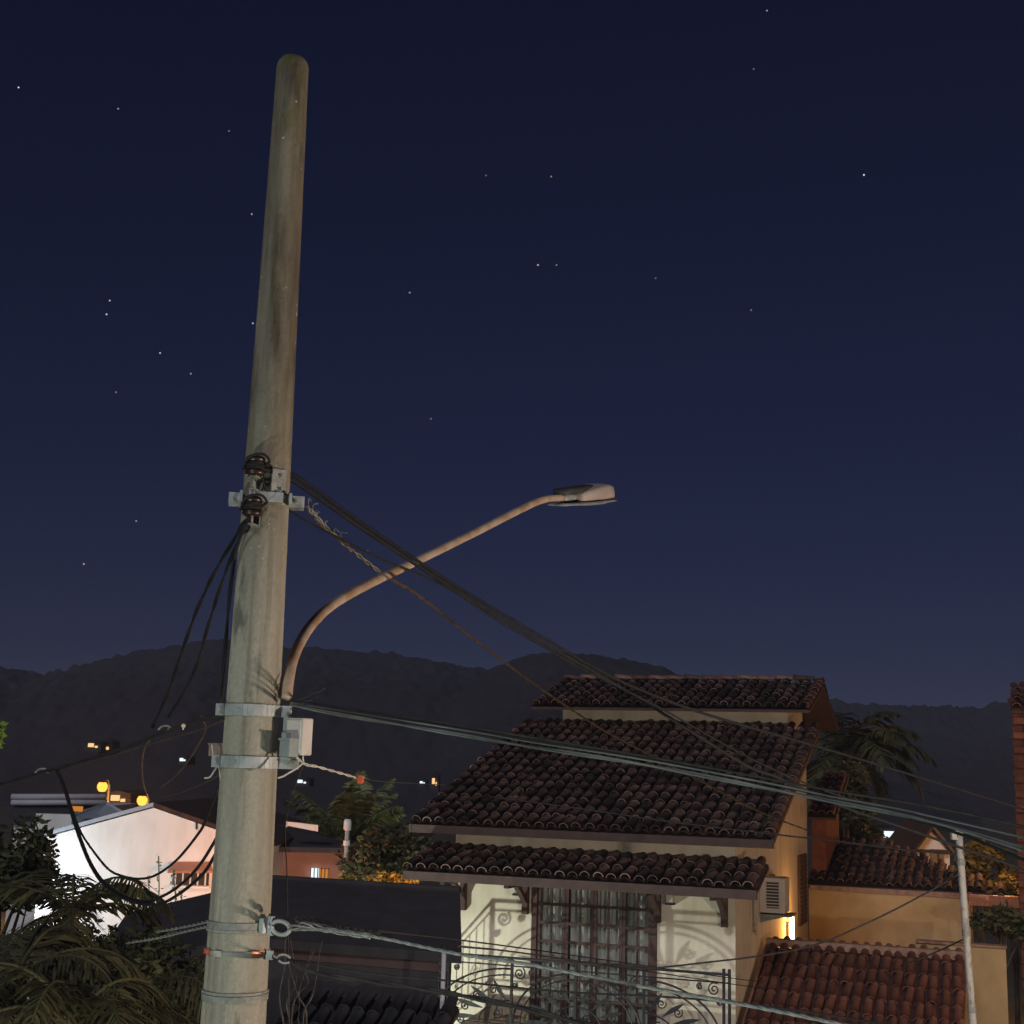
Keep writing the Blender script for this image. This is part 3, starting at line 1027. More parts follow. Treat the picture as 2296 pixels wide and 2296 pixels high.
cable('hanging_wire', 'dark wire dangling below the street cable over the sodium lamps',
      [(283, 1395), (272, 1415), (268, 1445), (270, 1475), (276, 1497)], 7.8, 8.0, 0.005, 'brown_wire', cat='wire')
cable('loop_cable', 'thick black cable sagging in the lowest loop before the white gable',
      [(106, 1452), (122, 1492), (141, 1557), (167, 1625), (196, 1669), (235, 1696), (284, 1707), (323, 1696), (379, 1653), (410, 1605), (440, 1550)], 9.95, 6.2, 0.0085, 'black_cable')
cable('loop_cable', 'black cable sagging just above the lowest loop before the white gable',
      [(108, 1451), (125, 1492), (144, 1557), (170, 1625), (199, 1667), (236, 1692), (274, 1701), (314, 1687), (349, 1662), (379, 1629), (413, 1573), (440, 1520)], 9.95, 6.2, 0.008, 'black_cable')
cable('loop_cable', 'thin black cable in the shallow upper loop before the white gable',
      [(109, 1451), (132, 1515), (151, 1567), (177, 1607), (206, 1641), (235, 1654), (263, 1658), (294, 1651), (333, 1623), (372, 1576), (388, 1548), (410, 1490)], 9.95, 6.2, 0.007, 'black_cable')
cable('white_pair', 'twisted pale wire pair leaving the strap near the palms, lower one',
      [(240, 1779), (300, 1769), (350, 1757), (400, 1746), (425, 1742)], 7.2, 5.95, 0.0032, 'galv_dull', 2, 0.12, 0.0042, cat='wire')
cable('white_pair', 'twisted pale wire pair leaving the strap near the palms, upper one',
      [(295, 1758), (330, 1752), (370, 1744), (400, 1737), (425, 1736)], 6.9, 5.95, 0.0030, 'galv_dull', 2, 0.14, 0.004, cat='wire')
cable('white_pair', 'white twisted pair from the terminal box to a small red connector',
      [(556, 1424), (572, 1440), (600, 1447), (640, 1458), (674, 1468)], 5.93, 6.4, 0.0030, 'white_wire', 2, 0.14, 0.0035, cat='wire')
cable('white_wire', 'white wire curling from the lower band around the pole front',
      [(574, 1438), (560, 1449), (545, 1458), (535, 1464), (524, 1468)], 5.9, 5.86, 0.0042, 'white_wire', cat='wire')
cable('white_wire', 'white wire dropping from the base of the terminal box',
      [(572, 1426), (572, 1434), (576, 1443), (590, 1446)], 5.92, 5.92, 0.0038, 'white_wire', cat='wire')
cable('white_wire', 'pale wire hanging down the far edge of the pole below the brown box',
      [(400, 1405), (404, 1428), (413, 1447), (416, 1468), (420, 1500), (417, 1530)], 5.98, 5.95, 0.0040, 'white_wire', cat='wire')
cable('white_wire', 'pale curled wire end beside the brown box',
      [(386, 1468), (396, 1466), (404, 1455), (411, 1444)], 5.98, 5.95, 0.0038, 'white_wire', cat='wire')
cable('thin_wire', 'hair thin wire from the red connector over the palm to the roof edge',
      [(674, 1468), (720, 1474), (800, 1479), (840, 1481)], 6.4, 9.0, 0.0025, 'dark_cable', cat='wire')
cable('thin_wire', 'hair thin grey wire slanting down from the lower band behind the pole edge',
      [(572, 1444), (556, 1485), (543, 1530), (538, 1570), (541, 1640), (543, 1760), (546, 1935)], 6.1, 6.1, 0.0028, 'dark_cable', cat='wire')
cn = thing('connector', at(677, 1470, 6.4), 'small red plastic connector at the end of the white wire pair', 'connector')
mb = MB(); mb.box(at(680, 1470, 6.4), (0.03, 0.03, 0.04)); mb.build('body', 'red_tape', cn, bevel=0.006)
mb = MB(); mb.tube([at(683, 1468, 6.39), at(688, 1466, 6.39)], 0.008, 8); mb.build('nut', 'copper', cn)

CLIPS = [(312, 1373, 7.3, 'open wire clamp on the street cable nearest the pole'), (346, 1369, 6.9, 'round pale clip on the street cable beside the wire clamp'),
         (80, 1454, 10.3, 'bent pale bracket on the street cable near the dark tree'), (432, 1360, 6.0, 'small pale clip touching the pole edge between the bands')]
for i, (x, y, Y, lb) in enumerate(CLIPS):
    mb = MB()
    c = at(x, y, Y)
    s = 0.0105 * Y / 6.5
    if i in (0, 2):
        mb.tube(spline([c + V((-3.2 * s, 0, -1.0 * s)), c + V((-1.6 * s, 0, .5 * s)), c + V((.6 * s, 0, .9 * s)), c + V((2.0 * s, 0, .2 * s)), c + V((1.2 * s, 0, -.9 * s))], 5), s * .42, 6)
        mb.box(c + V((2.2 * s, 0, -.4 * s)), (s, s, s * 1.4))
    else:
        mb.lathe(c, [(s * .3, -s), (s * .9, -s * .5), (s, 0), (s * .8, s * .6), (s * .3, s)], 10)
        mb.box(c - V((0, 0, s * 1.3)), (s * .5, s * .5, s * 1.2))
        lk = {1: (346, 1374), 3: (428, 1347)}[i]
        mb.tube([c, at(lk[0], lk[1], Y)], s * .18, 5)
    tag(mb.build('cable_clip', 'galv_dull' if i in (0, 2) else 'white_wire', smooth=False), lb, 'clip', 'clips on the street cables')

# ------------------------------------------------------------------ the tiled house across the street
P0 = at(1649 / K, 2100 / K, 22.0)
P0.z = 0
HX, HY = GX, GY
AX = (HX, HY, Z)


def H(s, t, z):
    return P0 + HX * s + HY * t + Z * z


def hbox(mb, s0, s1, t0, t1, z0, z1):
    return mb.box(H((s0 + s1) / 2, (t0 + t1) / 2, (z0 + z1) / 2), (s1 - s0, t1 - t0, z1 - z0), AX)


def fs(px, t=0.0):
    """s of the picture column px (about eye height of the balcony) on the plane at depth t"""
    p = onplane(px, 1760, H(0, t, 0), HY)
    return (p - P0).dot(HX)


def fz(px, py, t=0.0):
    return onplane(px, py, H(0, t, 0), HY).z


_tile = {}


def tile_mesh(w, ln, m, lift=0.02):
    """an arched clay cover tile: shell with a thick visible lower lip, lower end at y = 0"""
    key = (w, ln, m, lift)
    if key in _tile:
        return _tile[key]
    n, th = 8, 0.016
    v, f = [], []
    for (y, sc, dz) in ((0.0, 1.0, lift), (ln, 0.84, 0.0)):
        for r in (w / 2 * sc, w / 2 * sc - th):
            for k in range(n + 1):
                a = math.pi * k / n
                v.append((math.cos(a) * r, y, math.sin(a) * r * 0.92 + dz))
    q = n + 1
    for k in range(n):
        f.append((k, k + 1, 2 * q + k + 1, 2 * q + k))            # outside
        f.append((q + k + 1, q + k, k, k + 1)[::1])                # lower lip
        f.append((3 * q + k, 3 * q + k + 1, q + k + 1, q + k))     # inside
    me = bpy.data.meshes.new('roof_tile')
    me.from_pydata(v, [], f)
    me.materials.append(M[m])
    me.polygons.foreach_set('use_smooth', [i % 3 != 1 for i in range(len(f))])
    me.update()
    _tile[key] = me
    return me


def tile_roof(root, name, org, ax, up, width, length, m='clay', deck='clay_deck', pitch=0.215, row=0.40, w=0.165, parts_rows=99, seed=0,
              lip_mortar=True, thick=0.05, part_cols=None, hip=0.0):
    """a clay roof slope: org = lower corner, ax = along the eave, up = up the slope; rows of cover tiles over a channelled deck"""
    rg = random.Random(seed)
    nrm = ax.cross(up).normalized()
    if nrm.z < 0:
        nrm = -nrm
    cols = max(1, int(round(width / pitch)))
    pitch = width / cols
    # channelled deck: concave valleys between the cover tiles
    mb = MB()
    prof = []
    for c in range(cols):
        for k in range(6):
            u = k / 6
            prof.append((c * pitch + u * pitch, -0.045 * math.sin(math.pi * ((u + 0.5) % 1.0)) ** 2 + 0.0))
    prof.append((width, -0.045))
    nrow = max(1, int(math.ceil(length / row)))
    i0 = 0
    lines = []
    for j in range(nrow):
        y0, y1 = j * row, min((j + 1) * row + 0.02, length)
        lines.append((y0 - 0.0, 0.018))
        lines.append((y1, 0.0))
    for (y, lift) in lines:
        for (x, dz) in prof:
            mb.v.append(org + ax * x + up * y + nrm * (dz + lift))
    n = len(prof)
    for j in range(0, len(lines), 2):
        for k in range(n - 1):
            if prof[k][0] > width - hip * lines[j][0]:
                continue
            a = j * n + k
            mb.f.append((a, a + 1, a + n + 1, a + n))
    roof = mb.build(name, deck, root, smooth=True)
    # boarding under it
    mb = MB()
    a, b = org - nrm * 0.07, org + ax * width - nrm * 0.07
    bt = b + up * length - ax * hip * length
    mb.hexa([a - nrm * thick, b - nrm * thick, bt - nrm * thick, a + up * length - nrm * thick, a, b, bt, a + up * length])
    mb.build('roof_boarding', 'fascia', roof)
    rest = MB()
    ln = row + 0.07
    me = tile_mesh(w, ln, m)
    base = root_loc(root)
    for j in range(nrow):
        for c in range(cols):
            y = j * row
            if y + row * 0.4 > length or (c + .5) * pitch > width - hip * y:
                continue
            jit = rg.gauss(0, 0.011)
            p = org + ax * ((c + 0.5) * pitch + jit) + up * (y + rg.gauss(0, .02)) + nrm * rg.uniform(-0.014, 0.010)
            aj = rg.gauss(0, 0.04)
            x2 = (ax + up * aj).normalized()
            u2 = (up - ax * aj).normalized()
            Mx = Matrix(((x2.x, u2.x, nrm.x, p.x - base.x), (x2.y, u2.y, nrm.y, p.y - base.y), (x2.z, u2.z, nrm.z, p.z - base.z), (0, 0, 0, 1)))
            if j < parts_rows and (part_cols is None or c in part_cols):
                o = bpy.data.objects.new('roof_tile', me)
                COL.objects.link(o)
                o.parent = roof
                o.matrix_local = Mx
            else:
                i = len(rest.v)
                Mw = Matrix.Translation(base) @ Mx
                rest.v += [Mw @ vv.co for vv in me.vertices]
                rest.f += [tuple(i + q for q in pl.vertices) for pl in me.polygons]
    if rest.v:
        tag(rest.build('upper_tiles', m, roof, smooth=True), kind='stuff')
    return roof


def ridge_row(root, a, b, m='clay', w=0.2, step=0.38, seed=3):
    """a line of overlapping ridge tiles from a to b, as parts"""
    rg = random.Random(seed)
    d = (b - a)
    n = int(d.length / step)
    d = d.normalized()
    side = d.cross(Z).normalized()
    nn = side.cross(d).normalized()
    me = tile_mesh(w, step + 0.05, m, 0.025)
    base = root_loc(root)
    for k in range(n):
        p = a + d * (k * step) + nn * rg.uniform(-.008, .008)
        o = bpy.data.objects.new('ridge_tile', me)
        COL.objects.link(o)
        o.parent = root
        o.matrix_local = Matrix(((side.x, d.x, nn.x, p.x - base.x), (side.y, d.y, nn.y, p.y - base.y), (side.z, d.z, nn.z, p.z - base.z), (0, 0, 0, 1)))


SL = 0.33
UP = (HY + Z * SL).normalized()
house = thing('tiled_house', H(-2.3, 3, 0), 'cream two storey house with stepped clay tiled roofs, balcony doors and wooden awning', 'house')
S0, S1 = -4.72, 0.0
# walls: front wall around the door, gabled side wall, far side, rear
d0, d1 = fs(1003), fs(1240)
DZ0, DZ1 = 2.80, 5.22
mb = MB()
hbox(mb, S0, d0, 0.0, 0.18, 0.0, 5.98)
mb.build('front_wall', 'cream', house)
mb = MB(); hbox(mb, d1, S1, 0.0, 0.18, 0.0, 5.98); mb.build('front_wall', 'cream', house)
mb = MB(); hbox(mb, d0, d1, 0.002, 0.178, DZ1, 5.978); mb.build('front_wall', 'cream', house)
mb = MB(); hbox(mb, d0, d1, 0.002, 0.178, 0.0, DZ0); mb.build('front_wall', 'cream', house)
zt = lambda t: 6.05 + (t + 0.5) * SL - 0.20
mb = MB()
mb.prism([H(-0.18, 0.183, 0), H(-0.18, 8.2, 0), H(-0.18, 8.2, zt(5.2) + .25), H(-0.18, 5.2, zt(5.2)), H(-0.18, 0.183, zt(0.183))], HX * 0.178)
mb.build('side_wall', 'cream', house)
mb = MB()
mb.prism([H(S0 + 0.002, 0.183, 0), H(S0 + 0.002, 8.2, 0), H(S0 + 0.002, 8.2, zt(5.2) + .25), H(S0 + 0.002, 5.2, zt(5.2)), H(S0 + 0.002, 0.183, zt(0.183))], HX * 0.178)
mb.build('side_wall', 'cream', house)
mb = MB(); hbox(mb, S0 + .181, -0.181, 8.02, 8.198, 0, 7.9); mb.build('rear_wall', 'cream', house)
# main roof slope
RL = (5.15 + 0.5) / UP.dot(HY)
main = tile_roof(house, 'main_roof', H(-5.37, -0.5, 6.08), HX, UP, 6.05, RL - .1, seed=1, parts_rows=4)
# dark board added where only shade lies under the main eave
mb = MB(); hbox(mb, -5.37, 0.68, -0.49, -0.45, 5.90, 6.03); mb.build('eave_shade_board', 'fascia', main)
# verge board down the free edge
for s in (0.64, -5.36):
    mb = MB()
    a = H(s, -0.5, 5.93)
    e = UP * RL
    mb.hexa([a, a + HX * .035, a + HX * .035 + e, a + e, a + Z * .11, a + HX * .035 + Z * .11, a + HX * .035 + e + Z * .11, a + e + Z * .11])
    mb.build('verge_board', 'fascia', main)
# clerestory strip and upper roof
zc = 6.05 + 5.65 * SL
mb = MB()
hbox(mb, fs(1055, 5.25) , fs(1490, 5.25), 5.2, 5.35, zc - 0.05, zc + 0.52)
mb.build('clerestory_wall', 'cream', house)
UO = 4.45
zu = 8.29
UPU = (HY + Z * .275).normalized()
ruL, ruR = fs(990, UO), fs(1532, UO)
upr = tile_roof(house, 'upper_roof', H(ruL, UO, zu), HX, UPU, ruR - ruL, 2.35, seed=2, parts_rows=2)
ridge_row(upr, H(ruL, UO, zu) + UPU * 2.36 + Z * .02, H(ruR, UO, zu) + UPU * 2.36 + Z * .02)
mb = MB(); hbox(mb, fs(1055, 5.25) + .1, fs(1490, 5.25) - .1, 5.4, 8.0, zc - 2.0, zu + .12); mb.build('attic_wall', 'cream', house)
# the far slope behind the ridge and its gable end
DN = (HY - Z * SL).normalized()
rg_ = H(ruL, UO, zu) + UPU * 2.36
bk = tile_roof(house, 'rear_roof', rg_ + DN * 2.6, HX, -DN, ruR - ruL, 2.55, seed=8, parts_rows=0)
mb = MB()
e0 = H(ruR, UO, zu - .03)
mb.hexa([e0 - HX * .05, e0, e0 + UPU * 2.36, e0 + UPU * 2.36 - HX * .05, e0 - HX * .05 + Z * .12, e0 + Z * .12, e0 + UPU * 2.36 + Z * .12, e0 + UPU * 2.36 - HX * .05 + Z * .12])
mb.build('verge_board', 'brick_red', upr)
ridge_row(upr, H(ruR - 0.03, UO + .05, zu + .05), H(ruR - .03, UO + .05, zu + .05) + UPU * 2.2, 'clay_red', 0.17, 0.36)
ridge_row(main, H(0.62, -0.45, 6.12), H(0.62, -0.45, 6.12) + UP * (RL - .3), 'clay', 0.17, 0.36)
# awning over the balcony: rafters, fascia beam, tiles, four brackets
AO, AZ_ = -1.10, 5.37
AU = (HY + Z * 0.27).normalized()
aw = tile_roof(house, 'awning_roof', H(-5.18, AO, AZ_), HX, AU, 5.70, 1.12 / AU.dot(HY), seed=5, row=0.39, w=0.17, parts_rows=9)
mb = MB(); hbox(mb, -5.18, 0.52, AO + .01, AO + .09, AZ_ - .185, AZ_ - .045); mb.build('fascia_beam', 'fascia', aw, bevel=0.006)
for i in range(7):
    s = -4.95 + i * 0.88
    mb = MB()
    a = H(s, AO + .1, AZ_ - .17)
    e = AU * 1.02
    mb.hexa([a, a + HX * .06, a + HX * .06 + e, a + e, a + Z * .08, a + HX * .06 + Z * .08, a + HX * .06 + e + Z * .08, a + e + Z * .08])
    mb.build('rafter', 'wood', aw)
mb = MB(); hbox(mb, -5.15, 0.48, -0.014, -0.002, AZ_ + .24, AZ_ + .34); mb.build('flashing', 'mortar', aw)
for px in (872, 990, 1240, 1366):
    s = fs(px + 2)
    br = MB()
    hbox(br, s - .05, s + .05, -0.10, -0.001, 4.66, 5.20)
    b = br.build('bracket', 'wood', house, bevel=0.004)
    br = MB()
    a = H(s - .04, -0.05, 4.80)
    e = HY * -0.62 + Z * 0.40
    br.hexa([a, a + HX * .08, a + HX * .08 + e, a + e, a + Z * .09, a + HX * .08 + Z * .09, a + HX * .08 + e + Z * .09, a + e + Z * .09])
    br.build('brace', 'wood', b)
    br = MB(); hbox(br, s - .04, s + .04, -1.0, -0.101, 5.13, 5.21); br.build('arm_beam', 'wood', b)
# balcony doors: frame, four leaves, panes, curtain
W = d1 - d0
door = None
mb = MB()
hbox(mb, d0, d0 + .09, -0.03, .12, DZ0, DZ1)
hbox(mb, d1 - .09, d1, -0.03, .12, DZ0, DZ1)
hbox(mb, d0 + .09, d1 - .09, -0.03, .12, DZ1 - .09, DZ1)
door = mb.build('balcony_door', 'wood', house, bevel=0.004)
lw = (W - .18) / 4
rows = 8
rh = (DZ1 - .09 - DZ0) / rows
pane_me = None
for l in range(4):
    a = d0 + .09 + l * lw
    mb = MB()
    st = .055
    t0, t1 = -0.005, .04
    hbox(mb, a + .003, a + st, t0, t1, DZ0, DZ1 - .095)
    hbox(mb, a + lw - st, a + lw - .003, t0, t1, DZ0, DZ1 - .095)
    mid = a + lw / 2
    hbox(mb, mid - .014, mid + .014, t0 + .004, t1 - .004, DZ0, DZ1 - .095)
    for r in range(rows):
        z = DZ0 + r * rh
        hbox(mb, a + st, mid - .0145, t0 + .003, t1 - .003, z - .022, z + .022)
        hbox(mb, mid + .0145, a + lw - st, t0 + .003, t1 - .003, z - .022, z + .022)
    leaf = mb.build('door_leaf', 'wood', door)
    base = root_loc(house)
    for r in range(rows):
        z = DZ0 + r * rh
        for (x0, x1) in ((a + st - .004, mid - .010), (mid + .010, a + lw - st + .004)):
            pm = MB()
            tl = rnd.uniform(-.003, .003)
            pm.hexa([H(x0, .014 + tl, z + .018), H(x1, .014 - tl, z + .018), H(x1, .018 - tl, z + .018), H(x0, .018 + tl, z + .018),
                     H(x0, .014 + tl, z + rh - .018), H(x1, .014 - tl, z + rh - .018), H(x1, .018 - tl, z + rh - .018), H(x0, .018 + tl, z + rh - .018)])
            pm.build('pane', 'glass', house).parent = door
    if l in (1, 2):
        mb = MB()
        mb.box(H(a + (lw - .03 if l == 1 else .03), -.03, 3.85), (.03, .05, .14), AX)
        mb.build('handle', 'galv_dull', door)
# curtains, four drops with folds and small gaps
for l in range(4):
    a = d0 + .09 + l * lw
    mb = MB()
    n = 44
    g0, g1 = a - .01 + (0.05 if l in (1,) else 0), a + lw + .01 - (0.04 if l == 2 else 0)
    for k in range(n + 1):
        u = k / n
        dt = 0.105 + .022 * math.sin(u * 29 + l * 1.7) + .012 * math.sin(u * 61 + l)
        for z in (DZ0 + .02, DZ1 - .1):
            mb.v.append(H(g0 + (g1 - g0) * u, dt, z))
    for k in range(n):
        mb.f.append((2 * k, 2 * k + 2, 2 * k + 3, 2 * k + 1))
    mb.build('curtain', 'curtain', house, smooth=True).parent = door
# interior: a closed pale room behind the curtains so the gaps are not void
mb = MB(); hbox(mb, d0 - .4, d1 + .4, 1.7, 1.75, DZ0, DZ1 + .3); mb.build('room_wall', 'white_plaster', house)
# wall lanterns
for px, lb in ((978, 'square lantern'), (1266, 'square lantern')):
    s = fs(px)
    lt = MB()
    hbox(lt, s - .055, s + .055, -.13, -.02, 4.98, 5.17)
    l_ = lt.build('wall_lantern', 'box_plastic', house, bevel=.006)
    lt = MB()
    hbox(lt, s - .07, s + .07, -.145, -.005, 5.17, 5.20)
    hbox(lt, s - .07, s + .07, -.145, -.005, 4.95, 4.98)
    lt.build('lantern_frame', 'iron', l_)
# side wall: air conditioner with tray, drain pipe, shutter, lit wall lamp, conduit
ac = thing('air_conditioner', H(0.25, 2.4, 4.45), 'white window air conditioner on brackets, sticking out of the orange lit side wall', 'air conditioner')
mb = MB(); hbox(mb, 0.003, 0.43, 2.2, 2.72, 4.70, 5.28); mb.build('case', 'ac', ac, bevel=.012)
mb = MB(); hbox(mb, 0.12, 0.33, 2.185, 2.199, 4.78, 5.21); gr = mb.build('grille', 'ac_dark', ac)
for k in range(8):
    mb = MB(); hbox(mb, 0.12, 0.33, 2.172, 2.186, 4.80 + k * .052, 4.815 + k * .052); mb.build('slat', 'ac', gr)
mb = MB(); hbox(mb, 0.003, 0.54, 2.15, 2.76, 4.65, 4.68); mb.build('tray', 'galv_dull', ac)
for t in (2.25, 2.68):
    mb = MB()
    mb.prism([H(0.003, t, 4.649), H(0.42, t, 4.649), H(0.003, t, 4.53)], HY * .025)
    mb.build('wall_bracket', 'galv_dull', ac)
mb = MB(); mb.tube([H(0.045, 1.5, 5.35), H(0.045, 1.5, 4.55)], .03, 10)
mb.tube(spline([H(0.045, 1.5, 4.55), H(0.05, 1.45, 4.48), H(0.09, 1.35, 4.44)], 4), .026, 10)
tag(mb.build('drain_pipe', 'white_metal', smooth=True), 'short white drain pipe on the corner of the tiled house', 'pipe')
mb = MB(); hbox(mb, 0.001, 0.05, 6.7, 7.75, 4.05, 5.42); sh = mb.build('side_shutter', 'wood', house)
for k in range(14):
    mb = MB(); hbox(mb, 0.05, 0.062, 6.75, 7.7, 4.2 + k * .086, 4.25 + k * .086); mb.build('slat', 'wood', sh)
wl_p = H(0.10, 5.2, 4.16)
wlt = thing('wall_lamp', wl_p, 'lit tubular wall lamp glowing white on the side wall above the red lean-to', 'lamp')
mb = MB(); mb.lathe(wl_p, [(.03, -.26), (.045, -.23), (.048, 0), (.045, .20), (.035, .24), (.02, .26)], 16)
mb.build('diffuser', 'e_white', wlt, smooth=True)
mb = MB(); hbox(mb, 0.003, 0.05, 5.14, 5.26, 3.97, 4.27); mb.build('back_plate', 'galv_dull', wlt)
mb = MB(); hbox(mb, .001, .03, 3.2, 3.7, 5.20, 5.24); mb.build('trim', 'wood', house)
# rear wing with red tiled verges catching the orange light
wing = thing('rear_wing', H(0.2, 9.9, 0), 'red tiled rear wing behind the tiled house, catching orange light', 'house')
mb = MB(); hbox(mb, 0.02, 0.32, 8.75, 11.2, 0, 6.15); mb.build('wall', 'brick_red', wing)
tile_roof(wing, 'roof', H(-0.05, 8.62, 6.2), HX, UP, 0.6, 2.9, 'clay_red', 'clay_red_deck', seed=12)

# ------------------------------------------------------------------ balcony: slab, railing with scrolls
BT = -0.78
SLZ = 2.72
mb = MB(); hbox(mb, S0 - .04, 0.10, BT - .05, -0.002, SLZ - .22, SLZ); bal = mb.build('balcony_slab', 'slab', house, bevel=.01)
mb = MB(); hbox(mb, S0 - .02, 0.08, BT - .03, BT + .05, SLZ + .002, SLZ + .15); mb.build('kerb_wall', 'cream', bal)
rail = None
TOP = 4.06


def bar(mb, pts, r=.011, sides=6):
    mb.tube([H(*p) for p in pts], r, sides)


def spiral(s, z, t, r0, turns, sgn=1, n=26, a0=0.0):
    out = []
    for k in range(n + 1):
        u = k / n
        a = a0 + sgn * turns * 2 * math.pi * u
        r = r0 * (1 - .86 * u)
        out.append((s + math.cos(a) * r, t, z + math.sin(a) * r))
    return out


mb = MB()
bar(mb, [(S0 - .02, BT, TOP), (0.06, BT, TOP)], .02, 8)
rail = mb.build('balcony_railing', 'iron', house)
for zz, r in ((TOP - .12, .012), (SLZ + .24, .014), (SLZ + .34, .010)):
    mb = MB(); bar(mb, [(S0, BT, zz), (0.04, BT, zz)], r); mb.build('cross_rail', 'iron', rail)
for s in (S0, -3.38, -2.33, -1.25, -0.03, 0.055):
    mb = MB(); hbox(mb, s - .02, s + .02, BT - .02, BT + .02, SLZ, TOP + (.08 if s > -.1 else .0)); mb.build('post', 'iron', rail)
# scroll work, each panel its own part: a quarter fan with double rim, leaf blades and volutes
def leaf_plate(mb, s0, z0, s1, z1, wd):
    d = V((s1 - s0, z1 - z0, 0))
    n_ = V((-d.y, d.x, 0)).normalized() * wd
    pts = []
    for u, k in ((0, .1), (.2, .55), (.45, 1), (.75, .75), (1, .05)):
        pts.append((s0 + d.x * u + n_.x * k, z0 + d.y * u + n_.y * k))
    for u, k in ((1, .05), (.75, .55), (.45, .7), (.2, .4), (0, .1)):
        pts.append((s0 + d.x * u - n_.x * k, z0 + d.y * u - n_.y * k))
    mb.prism([H(a_, BT - .006, b_) for a_, b_ in pts], HY * .012)


for (a, b, sg) in ((S0, -3.38, 1), (-3.38, -2.33, 1), (-2.33, -1.25, -1), (-1.25, -0.03, -1)):
    w = b - a
    zl, zh = SLZ + .36, TOP - .14
    cs = b if sg > 0 else a
    hh = zh - zl
    mb = MB()
    for f_ in (.97, .86):
        bar(mb, [(cs - sg * w * f_ * math.sin(math.pi / 2 * k / 16), BT, zl + hh * f_ * math.cos(math.pi / 2 * k / 16)) for k in range(17)], .017 if f_ > .9 else .013)
    bar(mb, [(cs - sg * w * .40 * math.sin(math.pi / 2 * k / 10), BT, zl + hh * .40 * math.cos(math.pi / 2 * k / 10)) for k in range(11)], .014)
    for k in range(4):
        th = R(10 + 23 * k)
        leaf_plate(mb, cs - sg * w * .42 * math.sin(th), zl + hh * .42 * math.cos(th), cs - sg * w * .80 * math.sin(th + .12), zl + hh * .80 * math.cos(th + .12), .042)
        th += R(11)
        bar(mb, spiral(cs - sg * w * .62 * math.sin(th), zl + hh * .62 * math.cos(th), BT, .075, 1.5, sg, a0=th), .011)
    for (us, uz, r0) in ((.88, .90, .10), (.70, .93, .05), (.95, .68, .05), (.17, .16, .09)):
        bar(mb, spiral(cs - sg * w * us, zl + hh * uz, BT, r0, 1.7, -sg, a0=1.0), .012)
    mb.build('scroll_panel', 'iron', rail)
# return railing on the far side
mb = MB(); bar(mb, [(S0, BT, TOP), (S0, -.02, TOP)], .02, 8); mb.build('cross_rail', 'iron', rail)
for zz in (TOP - .12, SLZ + .24, SLZ + .34):
    mb = MB(); bar(mb, [(S0, BT, zz), (S0, -.02, zz)], .012); mb.build('cross_rail', 'iron', rail)
mb = MB()
for k in range(5):
    t = BT + .13 * (k + 1)
    bar(mb, [(S0, t, SLZ + .24), (S0, t, TOP - .12)], .008)
for k in range(2):
    q = spiral(0, SLZ + .62, 0, .11, 1.6, 1)
    bar(mb, [(S0, BT + .25 + .32 * k + p[0], p[2]) for p in q], .007)
mb.build('scroll_panel', 'iron', rail)

# ------------------------------------------------------------------ neighbours on the far right
lean = thing('lean_to_roof', H(1.6, -1.0, 0), 'red clay tiled lean-to roof in front of the ochre wall', 'roof')
LT_ = onplane(1722 / K, 2118 / K, H(0, 2.2, 0), HY)
LTs = (LT_ - P0).dot(HX)
LTz = LT_.z
LTe = (onplane(2166 / K, 2150 / K, H(0, 2.2, 0), HY) - P0).dot(HX)
LU = (HY + Z * 0.42).normalized()
LL = 3.2
tile_roof(lean, 'roof_slope', H(LTs, 2.2, LTz) - LU * LL, HX, LU, LTe - LTs, LL, 'clay_red', 'clay_red_deck', pitch=0.185, row=0.42, w=0.14, seed=21, parts_rows=9)
mb = MB(); hbox(mb, LTs - .03, LTe + .03, 2.16, 2.34, LTz - .02, LTz + .10); mb.build('mortar_ridge', 'mortar', lean)
mb = MB(); hbox(mb, LTs + .1, LTe - .1, 2.10, 2.17, 0, LTz - .22); mb.build('support_wall', 'ochre', lean)
mb = MB()
e0 = H(LTs - .04, 2.2, LTz - .1)
mb.hexa([e0 - LU * LL, e0 - LU * LL + HX * .04, e0 + HX * .04, e0, e0 - LU * LL + Z * .13, e0 - LU * LL + HX * .04 + Z * .13, e0 + HX * .04 + Z * .13, e0 + Z * .13])
mb.build('verge_board', 'clay_red', lean)

oh = thing('ochre_house', H(2.2, 9.6, 0), 'ochre plastered house with dark tiled roof behind the red lean-to', 'house')
OT = 8.3
def oc(px, py, t=OT):
    p = onplane(px, py, H(0, t, 0), HY)
    return (p - P0).dot(HX), p.z
os0, _ = oc(1527, 1700)
os1, _ = oc(1830, 1700)
_, oz = oc(1650, 1682)
mb = MB(); hbox(mb, os0 + .6, os1, OT, OT + .2, 0, oz); mb.build('wall', 'ochre', oh)
mb = MB(); hbox(mb, 0.003, os0 + .597, OT + .004, OT + .19, 0, oz); mb.build('wall', 'ochre', oh)
mb = MB(); hbox(mb, os0 + .02, os1 + .05, OT - .03, OT - .002, oz - .04, oz + .06); mb.build('cornice', 'mortar', oh)
mb = MB(); hbox(mb, os0, os1 - .02, OT + .21, OT + 2.4, 0, oz - .1); mb.build('body', 'ochre', oh)
OU = (HY + Z * .27).normalized()
tile_roof(oh, 'roof', H(os0 - .05, OT - .05, oz + .14), HX, OU, os1 - os0 + .75, 2.7, 'clay', 'clay_deck', pitch=0.2, row=.42, w=.15, seed=31, parts_rows=0, hip=0.95)
mb = MB(); hbox(mb, os1 + .0, os1 + 1.1, OT - .4, OT - .22, oz - .14, oz + .08); mb.lathe(H(os1 + .0, OT - .31, oz + .09), [(.02, 0), (.07, 0), (.07, .02), (.02, .02)], 8)
